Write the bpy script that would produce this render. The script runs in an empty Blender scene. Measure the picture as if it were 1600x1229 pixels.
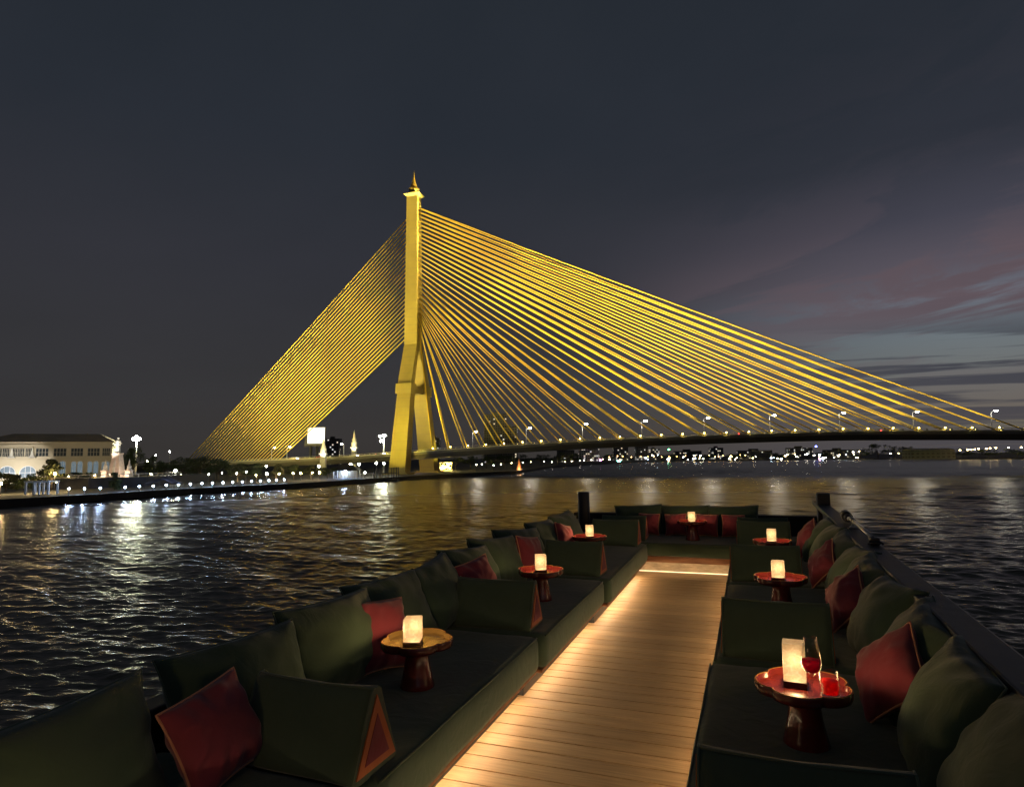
import bpy, bmesh, math, random
import numpy as np
from mathutils import Vector, Matrix, noise
random.seed(7); rng = np.random.default_rng(11)
S = bpy.context.scene; COL = S.collection
PI = math.pi; rad = math.radians

# ------------------------------------------------------------------ camera
CAMZ = 8.5                                   # eye height above the river
PITCH, ROLL = 0.10016, rad(0.7)
cd = bpy.data.cameras.new('camera'); cam = bpy.data.objects.new('camera', cd); COL.objects.link(cam)
cd.sensor_width = 36; cd.lens = 22.5; cd.clip_start = 0.05; cd.clip_end = 20000
cam.matrix_world = Matrix.Translation((0, 0, CAMZ)) @ Matrix.Rotation(PI/2 + PITCH, 4, 'X') @ Matrix.Rotation(-ROLL, 4, 'Z')
S.camera = cam
S.view_settings.view_transform = 'Standard'; S.view_settings.look = 'None'
S.view_settings.exposure = 0; S.view_settings.gamma = 1
S.render.resolution_x, S.render.resolution_y = 1024, 786
cy = S.cycles
cy.use_denoising = True; cy.use_adaptive_sampling = False
try: cy.denoiser = 'OPENIMAGEDENOISE'
except Exception: pass
cy.max_bounces = 6; cy.diffuse_bounces = 3; cy.glossy_bounces = 3; cy.transmission_bounces = 6; cy.transparent_max_bounces = 10
cy.caustics_reflective = False; cy.caustics_refractive = False
cy.sample_clamp_indirect = 8.0; cy.sample_clamp_direct = 0.0
cy.light_sampling_threshold = 0.0

# ------------------------------------------------------------------ world: dusk sky, last light to the right
w = bpy.data.worlds.new('World'); S.world = w; w.use_nodes = True
nt = w.node_tree; N = nt.nodes; L = nt.links; N.clear()
def nd(t, **kw):
    n = N.new(t)
    for k, v in kw.items(): setattr(n, k, v)
    return n
def ramp(node_tree, stops, interp='LINEAR'):
    n = node_tree.nodes.new('ShaderNodeValToRGB'); cr = n.color_ramp; cr.interpolation = interp
    while len(cr.elements) < len(stops): cr.elements.new(0.5)
    for e, (p, c) in zip(cr.elements, stops):
        e.position = p; e.color = (*c, 1) if len(c) == 3 else c
    return n
def srgb(r, g, b):
    f = lambda c: (c/255/12.92) if c <= 10 else ((c/255 + .055)/1.055)**2.4
    return (f(r), f(g), f(b))
tc = nd('ShaderNodeTexCoord'); sep = nd('ShaderNodeSeparateXYZ'); L.new(tc.outputs['Generated'], sep.inputs[0])
def wm(op, a, b=None, clamp=False):
    n = nd('ShaderNodeMath', operation=op, use_clamp=clamp)
    for i, v in enumerate((a, b)):
        if v is None: continue
        if isinstance(v, (int, float)): n.inputs[i].default_value = v
        else: L.new(v, n.inputs[i])
    return n.outputs[0]
def wmix(fac, a, b, mode='MIX'):
    n = nd('ShaderNodeMix', data_type='RGBA', blend_type=mode)
    if isinstance(fac, (int, float)): n.inputs[0].default_value = fac
    else: L.new(fac, n.inputs[0])
    for i, v in ((6, a), (7, b)):
        if isinstance(v, tuple): n.inputs[i].default_value = (*v, 1)
        else: L.new(v, n.inputs[i])
    return n.outputs[2]
el = wm('MAXIMUM', sep.outputs['Z'], 0.0)
az = wm('ARCTAN2', sep.outputs['X'], sep.outputs['Y'])                    # 0 ahead, + to the right
azf = wm('MULTIPLY_ADD', az, 0.9); nodeaz = azf.node; nodeaz.inputs[2].default_value = 0.35; nodeaz.use_clamp = True
base = ramp(nt, [(0, srgb(62, 58, 54)), (.10, srgb(58, 57, 58)), (.28, srgb(53, 54, 61)), (.45, srgb(41, 47, 56)), (.7, srgb(33, 41, 49)), (1, srgb(24, 30, 38))])
L.new(el, base.inputs[0])
glow = ramp(nt, [(0, srgb(106, 100, 88)), (.05, srgb(122, 116, 104)), (.10, srgb(126, 128, 126)), (.15, srgb(124, 134, 140)), (.195, srgb(120, 124, 136)), (.24, srgb(104, 96, 107)), (.30, srgb(74, 73, 86)), (.38, srgb(47, 51, 61)), (.52, srgb(37, 44, 53)), (1, srgb(24, 30, 38))])
L.new(el, glow.inputs[0])
azs = nd('ShaderNodeMapRange', interpolation_type='SMOOTHSTEP'); L.new(az, azs.inputs[0])
azs.inputs[1].default_value = 0.05; azs.inputs[2].default_value = 0.66
sky = wmix(azs.outputs[0], base.outputs[0], glow.outputs[0])
# clouds: sheared layers; direction projected to a plane so that they flatten towards the horizon
dz = wm('ADD', el, 0.10)
px = wm('DIVIDE', az, 1.0); cmb = nd('ShaderNodeCombineXYZ')
L.new(az, cmb.inputs[0]); L.new(wm('ADD', wm('LOGARITHM', dz, 2.718), wm('MULTIPLY', az, -0.35)), cmb.inputs[1])
mp = nd('ShaderNodeMapping'); L.new(cmb.outputs[0], mp.inputs[0]); mp.inputs['Scale'].default_value = (2.6, 5.0, 1); mp.inputs['Location'].default_value = (3.1, 1.7, 0)
n1 = nd('ShaderNodeTexNoise'); n1.inputs['Scale'].default_value = 1.0; n1.inputs['Detail'].default_value = 10; n1.inputs['Roughness'].default_value = .62; n1.inputs['Distortion'].default_value = .5
L.new(mp.outputs[0], n1.inputs['Vector'])
c1 = nd('ShaderNodeMapRange', interpolation_type='SMOOTHSTEP'); L.new(n1.outputs[0], c1.inputs[0]); c1.inputs[1].default_value = .44; c1.inputs[2].default_value = .54
pink = wmix(wm('MULTIPLY', c1.outputs[0], .95), sky, srgb(110, 93, 100))
bandel = ramp(nt, [(0, (.2,)*3), (.10, (.3,)*3), (.15, (.45,)*3), (.185, (1,)*3), (.235, (1,)*3), (.28, (.35,)*3), (.36, (.05,)*3), (.6, (.0,)*3)])
L.new(el, bandel.inputs[0])
sky2 = wmix(wm('MULTIPLY', azs.outputs[0], bandel.outputs[0]), sky, pink)
mp2 = nd('ShaderNodeMapping'); cmb2 = nd('ShaderNodeCombineXYZ'); L.new(az, cmb2.inputs[0]); L.new(wm('ADD', wm('LOGARITHM', dz, 2.718), wm('MULTIPLY', az, .12)), cmb2.inputs[1]); L.new(cmb2.outputs[0], mp2.inputs[0]); mp2.inputs['Scale'].default_value = (2.0, 12.0, 1); mp2.inputs['Location'].default_value = (.4, 7.7, 2)
n2 = nd('ShaderNodeTexNoise'); n2.inputs['Scale'].default_value = 1.1; n2.inputs['Detail'].default_value = 7; n2.inputs['Roughness'].default_value = .58; n2.inputs['Distortion'].default_value = .3
L.new(mp2.outputs[0], n2.inputs['Vector'])
c2 = nd('ShaderNodeMapRange', interpolation_type='SMOOTHSTEP'); L.new(n2.outputs[0], c2.inputs[0]); c2.inputs[1].default_value = .43; c2.inputs[2].default_value = .53
lowband = ramp(nt, [(0, (.75,)*3), (.11, (1,)*3), (.145, (.75,)*3), (.18, (.12,)*3), (.5, (0,)*3)])
L.new(el, lowband.inputs[0])
sky3 = wmix(wm('MULTIPLY', wm('MULTIPLY', c2.outputs[0], lowband.outputs[0]), wm('MULTIPLY', azs.outputs[0], .96)), sky2, srgb(68, 69, 80))
# faint mottling of the overcast dusk on the left
n3 = nd('ShaderNodeTexNoise'); n3.inputs['Scale'].default_value = 2.2; n3.inputs['Detail'].default_value = 5
L.new(cmb.outputs[0], n3.inputs['Vector'])
sky4 = wmix(.22, sky3, wmix(n3.outputs[0], srgb(22, 26, 30), srgb(70, 70, 78)), 'MIX')
nish = nd('ShaderNodeTexSky', sky_type='NISHITA'); nish.sun_disc = False
nish.sun_elevation = rad(-4.5); nish.sun_rotation = rad(48)
addn = nd('ShaderNodeMix', data_type='RGBA', blend_type='ADD'); addn.inputs[0].default_value = 0.05
L.new(sky4, addn.inputs[6]); L.new(nish.outputs[0], addn.inputs[7])
bg = nd('ShaderNodeBackground'); L.new(addn.outputs[2], bg.inputs[0]); bg.inputs[1].default_value = 0.88
wo = nd('ShaderNodeOutputWorld'); L.new(bg.outputs[0], wo.inputs[0])
# the sun has set: only the last dusk glow is left, low on the right
sd = bpy.data.lights.new('sun', 'SUN'); sd.energy = 0.02; sd.angle = rad(12); sd.color = (1, .8, .72)
so = bpy.data.objects.new('sun', sd); COL.objects.link(so)
so.rotation_euler = Vector((-math.sin(rad(48)), -math.cos(rad(48)), -.12)).to_track_quat('-Z', 'Y').to_euler()

# ------------------------------------------------------------------ helpers
def tag(o, label=None, cat=None, group=None, kind=None):
    if label: o['label'] = label
    if cat: o['category'] = cat
    if group: o['group'] = group
    if kind: o['kind'] = kind
    return o
def empty(name, mw=None, label=None, cat=None, group=None):
    o = bpy.data.objects.new(name, None); COL.objects.link(o); o.empty_display_size = .2
    if mw is not None: o.matrix_world = mw if isinstance(mw, Matrix) else Matrix.Translation(mw)
    return tag(o, label, cat, group)
def mk(name, bm, mat, parent=None, smooth=False, mw=None):
    me = bpy.data.meshes.new(name)
    if isinstance(bm, tuple): me.from_pydata(bm[0], [], bm[1]); me.validate()
    else: bm.to_mesh(me); bm.free()
    for m in (mat if isinstance(mat, (list, tuple)) else [mat]): me.materials.append(m)
    if smooth: me.polygons.foreach_set('use_smooth', [True]*len(me.polygons))
    o = bpy.data.objects.new(name, me); COL.objects.link(o)
    if parent: o.parent = parent
    if mw is not None:
        m_ = mw if isinstance(mw, Matrix) else Matrix.Translation(mw)
        if parent: o.matrix_local = m_
        else: o.matrix_world = m_
    return o
def copy_tree(o, parent=None):
    c = o.copy(); COL.objects.link(c)
    if parent: c.parent = parent; c.matrix_parent_inverse = o.matrix_parent_inverse.copy(); c.matrix_local = o.matrix_basis.copy()
    for ch in list(o.children): copy_tree(ch, c)
    return c
def NB(): return bmesh.new()
def box(bm, x0, x1, y0, y1, z0, z1, mi=0, bev=0, seg=2):
    M_ = Matrix.Translation(((x0+x1)/2, (y0+y1)/2, (z0+z1)/2)) @ Matrix.Diagonal((abs(x1-x0), abs(y1-y0), abs(z1-z0), 1))
    r = bmesh.ops.create_cube(bm, size=1, matrix=M_)
    fs = set(f for v in r['verts'] for f in v.link_faces)
    for f in fs: f.material_index = mi
    if bev:
        es = list(set(e for v in r['verts'] for e in v.link_edges))
        bmesh.ops.bevel(bm, geom=es, offset=bev, segments=seg, profile=.6, affect='EDGES')
    return bm
def frus(bm, c0, s0, c1, s1, mi=0, ax=None):
    """tapered box: rectangle s0 at c0 to s1 at c1, axes ax=(x dir, y dir)"""
    ax = ax or (Vector((1, 0, 0)), Vector((0, 1, 0)))
    vs = []
    for c, s in ((c0, s0), (c1, s1)):
        for a, b in ((-1, -1), (1, -1), (1, 1), (-1, 1)):
            vs.append(bm.verts.new(Vector(c) + ax[0]*a*s[0]/2 + ax[1]*b*s[1]/2))
    for f in ((3, 2, 1, 0), (4, 5, 6, 7), (0, 1, 5, 4), (1, 2, 6, 5), (2, 3, 7, 6), (3, 0, 4, 7)):
        bm.faces.new([vs[i] for i in f]).material_index = mi
    return bm
def tube(bm, pts, radii, n=8, mi=0, cap=True):
    pts = [Vector(p) for p in pts]
    if not isinstance(radii, (list, tuple)): radii = [radii]*len(pts)
    rings = []; prev = None
    for i, p in enumerate(pts):
        t = (pts[min(i+1, len(pts)-1)] - pts[max(i-1, 0)]).normalized()
        if prev is None:
            a = Vector((0, 0, 1)) if abs(t.z) < .9 else Vector((1, 0, 0)); u = t.cross(a).normalized()
        else: u = (prev - t*prev.dot(t)).normalized()
        prev = u; v = t.cross(u)
        rings.append([bm.verts.new(p + (u*math.cos(2*PI*k/n) + v*math.sin(2*PI*k/n))*radii[i]) for k in range(n)])
    for a, b in zip(rings, rings[1:]):
        for k in range(n):
            f = bm.faces.new((a[k], a[(k+1) % n], b[(k+1) % n], b[k])); f.material_index = mi; f.smooth = True
    if cap:
        bm.faces.new(rings[0][::-1]).material_index = mi; bm.faces.new(rings[-1]).material_index = mi
    return bm
def lathe(bm, prof, n=24, mi=0, c=(0, 0, 0), sq=(1, 1)):
    rings = []
    for r, z in prof:
        if r < 1e-6: rings.append([bm.verts.new((c[0], c[1], c[2]+z))])
        else: rings.append([bm.verts.new((c[0]+r*math.cos(2*PI*k/n)*sq[0], c[1]+r*math.sin(2*PI*k/n)*sq[1], c[2]+z)) for k in range(n)])
    for a, b in zip(rings, rings[1:]):
        for k in range(n):
            q = [a[k % len(a)], a[(k+1) % n % len(a)], b[(k+1) % n % len(b)], b[k % len(b)]]
            u = []
            for x in q:
                if x not in u: u.append(x)
            if len(u) > 2:
                try: f = bm.faces.new(u); f.material_index = mi; f.smooth = True
                except ValueError: pass
    return bm
def ball(bm, c, r, mi=0, sub=2, sc=(1, 1, 1)):
    q = bmesh.ops.create_icosphere(bm, subdivisions=sub, radius=r, matrix=Matrix.Translation(c) @ Matrix.Diagonal((*sc, 1)))
    for f in set(f for v in q['verts'] for f in v.link_faces): f.material_index = mi; f.smooth = True
    return bm

# ------------------------------------------------------------------ materials
def mat(name, col, rough=.6, metal=0, spec=.5, var=0, vscale=4, bump=0, bscale=30, col2=None, coords='Object', coat=0, stretch=None, sheen=0):
    m = bpy.data.materials.new(name); m.use_nodes = True; t = m.node_tree; b = t.nodes['Principled BSDF']
    b.inputs['Base Color'].default_value = (*col, 1); b.inputs['Roughness'].default_value = rough; b.inputs['Metallic'].default_value = metal
    b.inputs['Specular IOR Level'].default_value = spec; b.inputs['Coat Weight'].default_value = coat; b.inputs['Sheen Weight'].default_value = sheen
    tcn = t.nodes.new('ShaderNodeTexCoord'); src = tcn.outputs[coords]
    if stretch:
        mpn = t.nodes.new('ShaderNodeMapping'); mpn.inputs['Scale'].default_value = stretch; t.links.new(src, mpn.inputs[0]); src = mpn.outputs[0]
    if var or col2:
        n = t.nodes.new('ShaderNodeTexNoise'); n.inputs['Scale'].default_value = vscale; n.inputs['Detail'].default_value = 6; n.inputs['Roughness'].default_value = .6
        t.links.new(src, n.inputs['Vector'])
        c2 = col2 or tuple(max(0, c*(1-var)) for c in col); c1_ = col if col2 else tuple(c*(1+var*.6) for c in col)
        r = ramp(t, [(.32, c2), (.68, c1_)]); t.links.new(n.outputs[0], r.inputs[0]); t.links.new(r.outputs[0], b.inputs['Base Color'])
        rr = t.nodes.new('ShaderNodeMapRange'); rr.inputs[3].default_value = max(.02, rough-.08); rr.inputs[4].default_value = min(1, rough+.1)
        t.links.new(n.outputs[0], rr.inputs[0]); t.links.new(rr.outputs[0], b.inputs['Roughness'])
    if bump:
        n = t.nodes.new('ShaderNodeTexNoise'); n.inputs['Scale'].default_value = bscale; n.inputs['Detail'].default_value = 5
        t.links.new(src, n.inputs['Vector'])
        bn = t.nodes.new('ShaderNodeBump'); bn.inputs['Strength'].default_value = bump; bn.inputs['Distance'].default_value = .02
        t.links.new(n.outputs[0], bn.inputs['Height']); t.links.new(bn.outputs[0], b.inputs['Normal'])
    return m
def emat(name, col, s, nee=True):
    m = bpy.data.materials.new(name); m.use_nodes = True; t = m.node_tree; b = t.nodes['Principled BSDF']
    b.inputs['Base Color'].default_value = (*[min(c, .8) for c in col], 1)
    b.inputs['Emission Color'].default_value = (*col, 1); b.inputs['Emission Strength'].default_value = s
    if not nee: m.cycles.emission_sampling = 'NONE'                # too small and far to light anything
    return m
def lamp(name, kind, loc, energy, col, parent=None, target=None, spot=60, blend=.6, radius=.3, throw=0):
    d = bpy.data.lights.new(name, kind); d.energy = energy; d.color = col; d.shadow_soft_size = radius
    if throw:                                                   # collimated long-throw beam: hardly falls off over its throw
        d.use_nodes = True; t = d.node_tree; f = t.nodes.new('ShaderNodeLightFalloff'); f.inputs['Strength'].default_value = 1/throw**2
        t.links.new(f.outputs['Constant'], t.nodes['Emission'].inputs['Strength'])
    if kind == 'SPOT': d.spot_size = rad(spot); d.spot_blend = blend
    o = bpy.data.objects.new(name, d); COL.objects.link(o)
    if parent: o.parent = parent
    o.location = loc
    if target is not None: o.rotation_euler = (Vector(target)-Vector(loc)).to_track_quat('-Z', 'Y').to_euler()
    return o
def at(px, py, Y):
    """world point seen at photo pixel (px, py) at depth Y"""
    dx, dy = px-800, py-614.5
    a = 800+dx*math.cos(ROLL)-dy*math.sin(ROLL); b = 614.5+dx*math.sin(ROLL)+dy*math.cos(ROLL)
    d = Vector(((a-800)/1000, 1, -(b-614.5)/1000)); c, s = math.cos(PITCH), math.sin(PITCH)
    r = Vector((d.x, d.y*c-d.z*s, d.y*s+d.z*c)); r *= Y/r.y
    return Vector((r.x, r.y, r.z+CAMZ))

# ------------------------------------------------------------------ river
WATER = [(-420, -160), (-200, 20), (-118, 96), (-100.5, 126.7), (-92.8, 143.8), (-84.3, 169.6), (-63.8, 200.2), (-46, 255), (-11, 324), (1.5, 343), (30, 514), (87, 683), (180, 911), (330, 955), (468, 944), (579, 738), (700, 560), (1100, 300), (1800, -100)]
def build_water():
    ang = np.concatenate([np.linspace(-56, 54, 800), np.linspace(60, 298, 60)]); ang = np.radians(ang)
    r = np.concatenate([[0.0, 2, 4, 6], np.geomspace(8, 460, 1250), np.geomspace(480, 6000, 40)])
    A, Rr = np.meshgrid(ang, r); X = Rr*np.sin(A); Y = Rr*np.cos(A); Z = np.zeros_like(X)
    cell = np.maximum(Rr*.0032, .05)
    for i in range(150):
        lam = 0.36*(6.0)**rng.random() if i < 100 else 2.6*(4.6)**rng.random(); th = rad(66) + rng.normal(0, .40 if i < 100 else .26)
        if rng.random() < .2: th += rng.normal(0, .6)
        amp = .0050*lam*rng.uniform(.5, 1.3)*(1.25 if lam < 1 else min(1.0, (1.5/lam)**.25))
        k = 2*PI/lam; ph = rng.random()*2*PI
        fade = np.clip((lam/cell-2.2)/3.0, 0, 1)*(1 if lam < 2.5 else (.28+.72*np.clip((Rr-30)/90, 0, 1)))
        wx = X + 1.2*np.sin(Y*.11+i)+.8*np.sin(X*.07+i*2.1); wy = Y + 1.0*np.sin(X*.13+i*1.7)
        s = np.sin(k*(wx*math.cos(th)+wy*math.sin(th))+ph)
        Z += amp*s*fade
    Z *= 1.0+.15*np.exp(-Rr/60.0)
    Z *= np.clip(.75+.45*np.sin(X*.035+1.0)*np.sin(Y*.028+X*.01), .35, 1.3)
    nr, na = X.shape; co = np.stack([X, Y, Z], -1).reshape(-1, 3).astype(np.float32)
    i = np.arange(nr-1)[:, None]; j = np.arange(na)[None, :]; jn = (j+1) % na
    q = np.stack([i*na+j, i*na+jn, (i+1)*na+jn, (i+1)*na+j], -1).reshape(-1, 4)[:, ::-1].astype(np.int32)
    me = bpy.data.meshes.new('water'); me.vertices.add(len(co)); me.vertices.foreach_set('co', co.ravel())
    me.loops.add(q.size); me.loops.foreach_set('vertex_index', q.ravel()); me.polygons.add(len(q))
    me.polygons.foreach_set('loop_start', np.arange(0, q.size, 4, dtype=np.int32)); me.polygons.foreach_set('loop_total', np.full(len(q), 4, np.int32))
    me.polygons.foreach_set('use_smooth', np.ones(len(q), bool)); me.update(); me.validate()
    m = bpy.data.materials.new('river_water'); m.use_nodes = True; t = m.node_tree; b = t.nodes['Principled BSDF']
    b.inputs['Base Color'].default_value = (.012, .013, .011, 1); b.inputs['Roughness'].default_value = .20; b.inputs['IOR'].default_value = 2.3; b.inputs['Specular Tint'].default_value = (1, .86, .6, 1)
    tcn = t.nodes.new('ShaderNodeTexCoord'); prev = None
    for sc, st, dist in ((1.0, .60, .30), (3.3, .42, .08), (9.0, .38, .03)):
        mpn = t.nodes.new('ShaderNodeMapping'); mpn.inputs['Rotation'].default_value = (0, 0, rad(-26)); mpn.inputs['Scale'].default_value = (.42*sc, 1.0*sc, 1)
        t.links.new(tcn.outputs['Object'], mpn.inputs[0])
        n = t.nodes.new('ShaderNodeTexNoise'); n.inputs['Scale'].default_value = 1.0; n.inputs['Detail'].default_value = 3; n.inputs['Distortion'].default_value = .6
        t.links.new(mpn.outputs[0], n.inputs['Vector'])
        bn = t.nodes.new('ShaderNodeBump'); bn.inputs['Strength'].default_value = st; bn.inputs['Distance'].default_value = dist
        t.links.new(n.outputs[0], bn.inputs['Height'])
        if prev: t.links.new(prev.outputs[0], bn.inputs['Normal'])
        prev = bn
    # open water mid-river carries more wind ripple than the lee of the boat
    ln = t.nodes.new('ShaderNodeVectorMath'); ln.operation = 'LENGTH'; t.links.new(tcn.outputs['Object'], ln.inputs[0])
    rr = t.nodes.new('ShaderNodeMapRange'); rr.inputs[1].default_value = 15; rr.inputs[2].default_value = 170; rr.inputs[3].default_value = .31; rr.inputs[4].default_value = .27
    t.links.new(ln.outputs['Value'], rr.inputs[0]); t.links.new(rr.outputs[0], b.inputs['Roughness'])
    t.links.new(prev.outputs[0], b.inputs['Normal'])
    me.materials.append(m)
    o = bpy.data.objects.new('water', me); COL.objects.link(o); tag(o, kind='structure')
build_water()

# ------------------------------------------------------------------ banks
M_soil = mat('bank_paving', (.045, .044, .042), .85, var=.3, vscale=.2, bump=.3, bscale=2)
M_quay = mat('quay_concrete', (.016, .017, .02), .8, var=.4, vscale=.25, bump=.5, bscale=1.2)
M_white = mat('white_painted_metal', (.7, .7, .7), .5, var=.1)
M_dark = mat('dark_painted_metal', (.03, .03, .032), .5, var=.2)
M_stone = mat('pale_stone', (.6, .57, .5), .75, var=.22, vscale=.8, bump=.3, bscale=6)
M_pinkstone = mat('pink_granite', (.62, .49, .41), .6, var=.2, vscale=1.5)
def build_ground():
    bm = NB(); a = []; b = []; far = 7000
    for x, y in WATER:
        d = Vector((x, y-150, 0)).normalized()
        a.append(bm.verts.new((x, y, 1.45))); b.append(bm.verts.new((x+d.x*far, y+d.y*far, 1.45)))
    for i in range(len(a)-1): bm.faces.new((a[i], a[i+1], b[i+1], b[i]))
    o = mk('ground', bm, M_soil); tag(o, kind='structure')
    bm = NB()                                                   # quay wall: thick, with a coping lip
    for i in range(len(WATER)-1):
        p, q = Vector((*WATER[i], 0)), Vector((*WATER[i+1], 0)); t_ = (q-p).normalized(); nrm = Vector((-t_.y, t_.x, 0))
        h = 1.6 if i < 9 else 1.3
        vs = [bm.verts.new(v) for v in (p-nrm*.0-Vector((0, 0, 1.5)), q-Vector((0, 0, 1.5)), q+nrm*.8-Vector((0, 0, 1.5)), p+nrm*.8-Vector((0, 0, 1.5)))]
        vt = [bm.verts.new(v.co+Vector((0, 0, h+1.5))) for v in vs]
        for k in range(4): bm.faces.new((vs[k], vs[(k+1) % 4], vt[(k+1) % 4], vt[k]))
        bm.faces.new(vt)
    bmesh.ops.recalc_face_normals(bm, faces=bm.faces)
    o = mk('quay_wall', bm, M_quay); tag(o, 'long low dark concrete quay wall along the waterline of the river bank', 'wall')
build_ground()
GZ = 1.45

# ------------------------------------------------------------------ cable-stayed bridge
P0 = Vector((-19.44, 312, 0)); D = Vector((25.917, -7.617, 0)); A_ = D.normalized(); NEAR = Vector((-.2820, -.9594, 0)).normalized()
ZN = [-14, -10, -8, -6, -4, -2.5, -1.2, 0, 1, 2, 3, 4, 5, 6, 7, 8, 9, 11, 14, 18]
ZV = [-4, -3.2, -2.4, -1.2, 0, 1.1, 2.6, 4.5, 5.6, 6.7, 7.4, 8.0, 8.35, 8.5, 8.2, 7.7, 7.0, 5.2, 2, -2]
def zdeck(n): return float(np.interp(n, ZN, ZV))+CAMZ
def BP(n, perp=0, dz=0): 
    v = P0+D*n+NEAR*perp; v.z = zdeck(n)+dz; return v
M_gold = mat('gilded_cable_sheath', (.86, .62, .08), .5, spec=.3, var=.12, vscale=.08)
M_conc = mat('cream_concrete', (.34, .27, .085), .8, var=.16, vscale=.10, bump=.15, bscale=.6)
def joints(m, scale=4.2):                                      # pour joints of the concrete lifts
    t = m.node_tree; b = t.nodes['Principled BSDF']; src = b.inputs['Base Color'].links[0].from_socket
    tcn = t.nodes.new('ShaderNodeTexCoord'); sp = t.nodes.new('ShaderNodeSeparateXYZ'); t.links.new(tcn.outputs['Object'], sp.inputs[0])
    d = t.nodes.new('ShaderNodeMath'); d.operation = 'DIVIDE'; d.inputs[1].default_value = scale; t.links.new(sp.outputs['Z'], d.inputs[0])
    f = t.nodes.new('ShaderNodeMath'); f.operation = 'FRACT'; t.links.new(d.outputs[0], f.inputs[0])
    g = t.nodes.new('ShaderNodeMath'); g.operation = 'LESS_THAN'; g.inputs[1].default_value = .07; t.links.new(f.outputs[0], g.inputs[0])
    mx = t.nodes.new('ShaderNodeMix'); mx.data_type = 'RGBA'; t.links.new(src, mx.inputs[6]); mx.inputs[7].default_value = (.26, .21, .10, 1)
    mu = t.nodes.new('ShaderNodeMath'); mu.operation = 'MULTIPLY'; mu.inputs[1].default_value = .6; t.links.new(g.outputs[0], mu.inputs[0])
    t.links.new(mu.outputs[0], mx.inputs[0]); t.links.new(mx.outputs[2], b.inputs['Base Color'])
joints(M_conc)
M_deck = mat('deck_girder_paint', (.15, .14, .115), .7, var=.25, vscale=.05)
M_asph = mat('asphalt', (.05, .05, .052), .85, var=.25, vscale=.5)
M_gild = mat('gilt_ornament', (.26, .19, .05), .35, metal=.6, var=.45, vscale=1.2, bump=.8, bscale=2.5)
E_yel = emat('yellow_floodlight_lens', (1, .72, .16), 60, False)
E_warm = emat('warm_lamp_glass', (1, .70, .26), 260)
E_white = emat('white_lamp_glass', (1, .93, .74), 140)
E_blue = emat('cool_white_lamp_glass', (.45, .64, 1), 520)
E_flood = emat('stadium_floodlight_lens', (.95, 1, .68), 300)
MASTN = -1.17
mc = P0+D*MASTN
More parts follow.
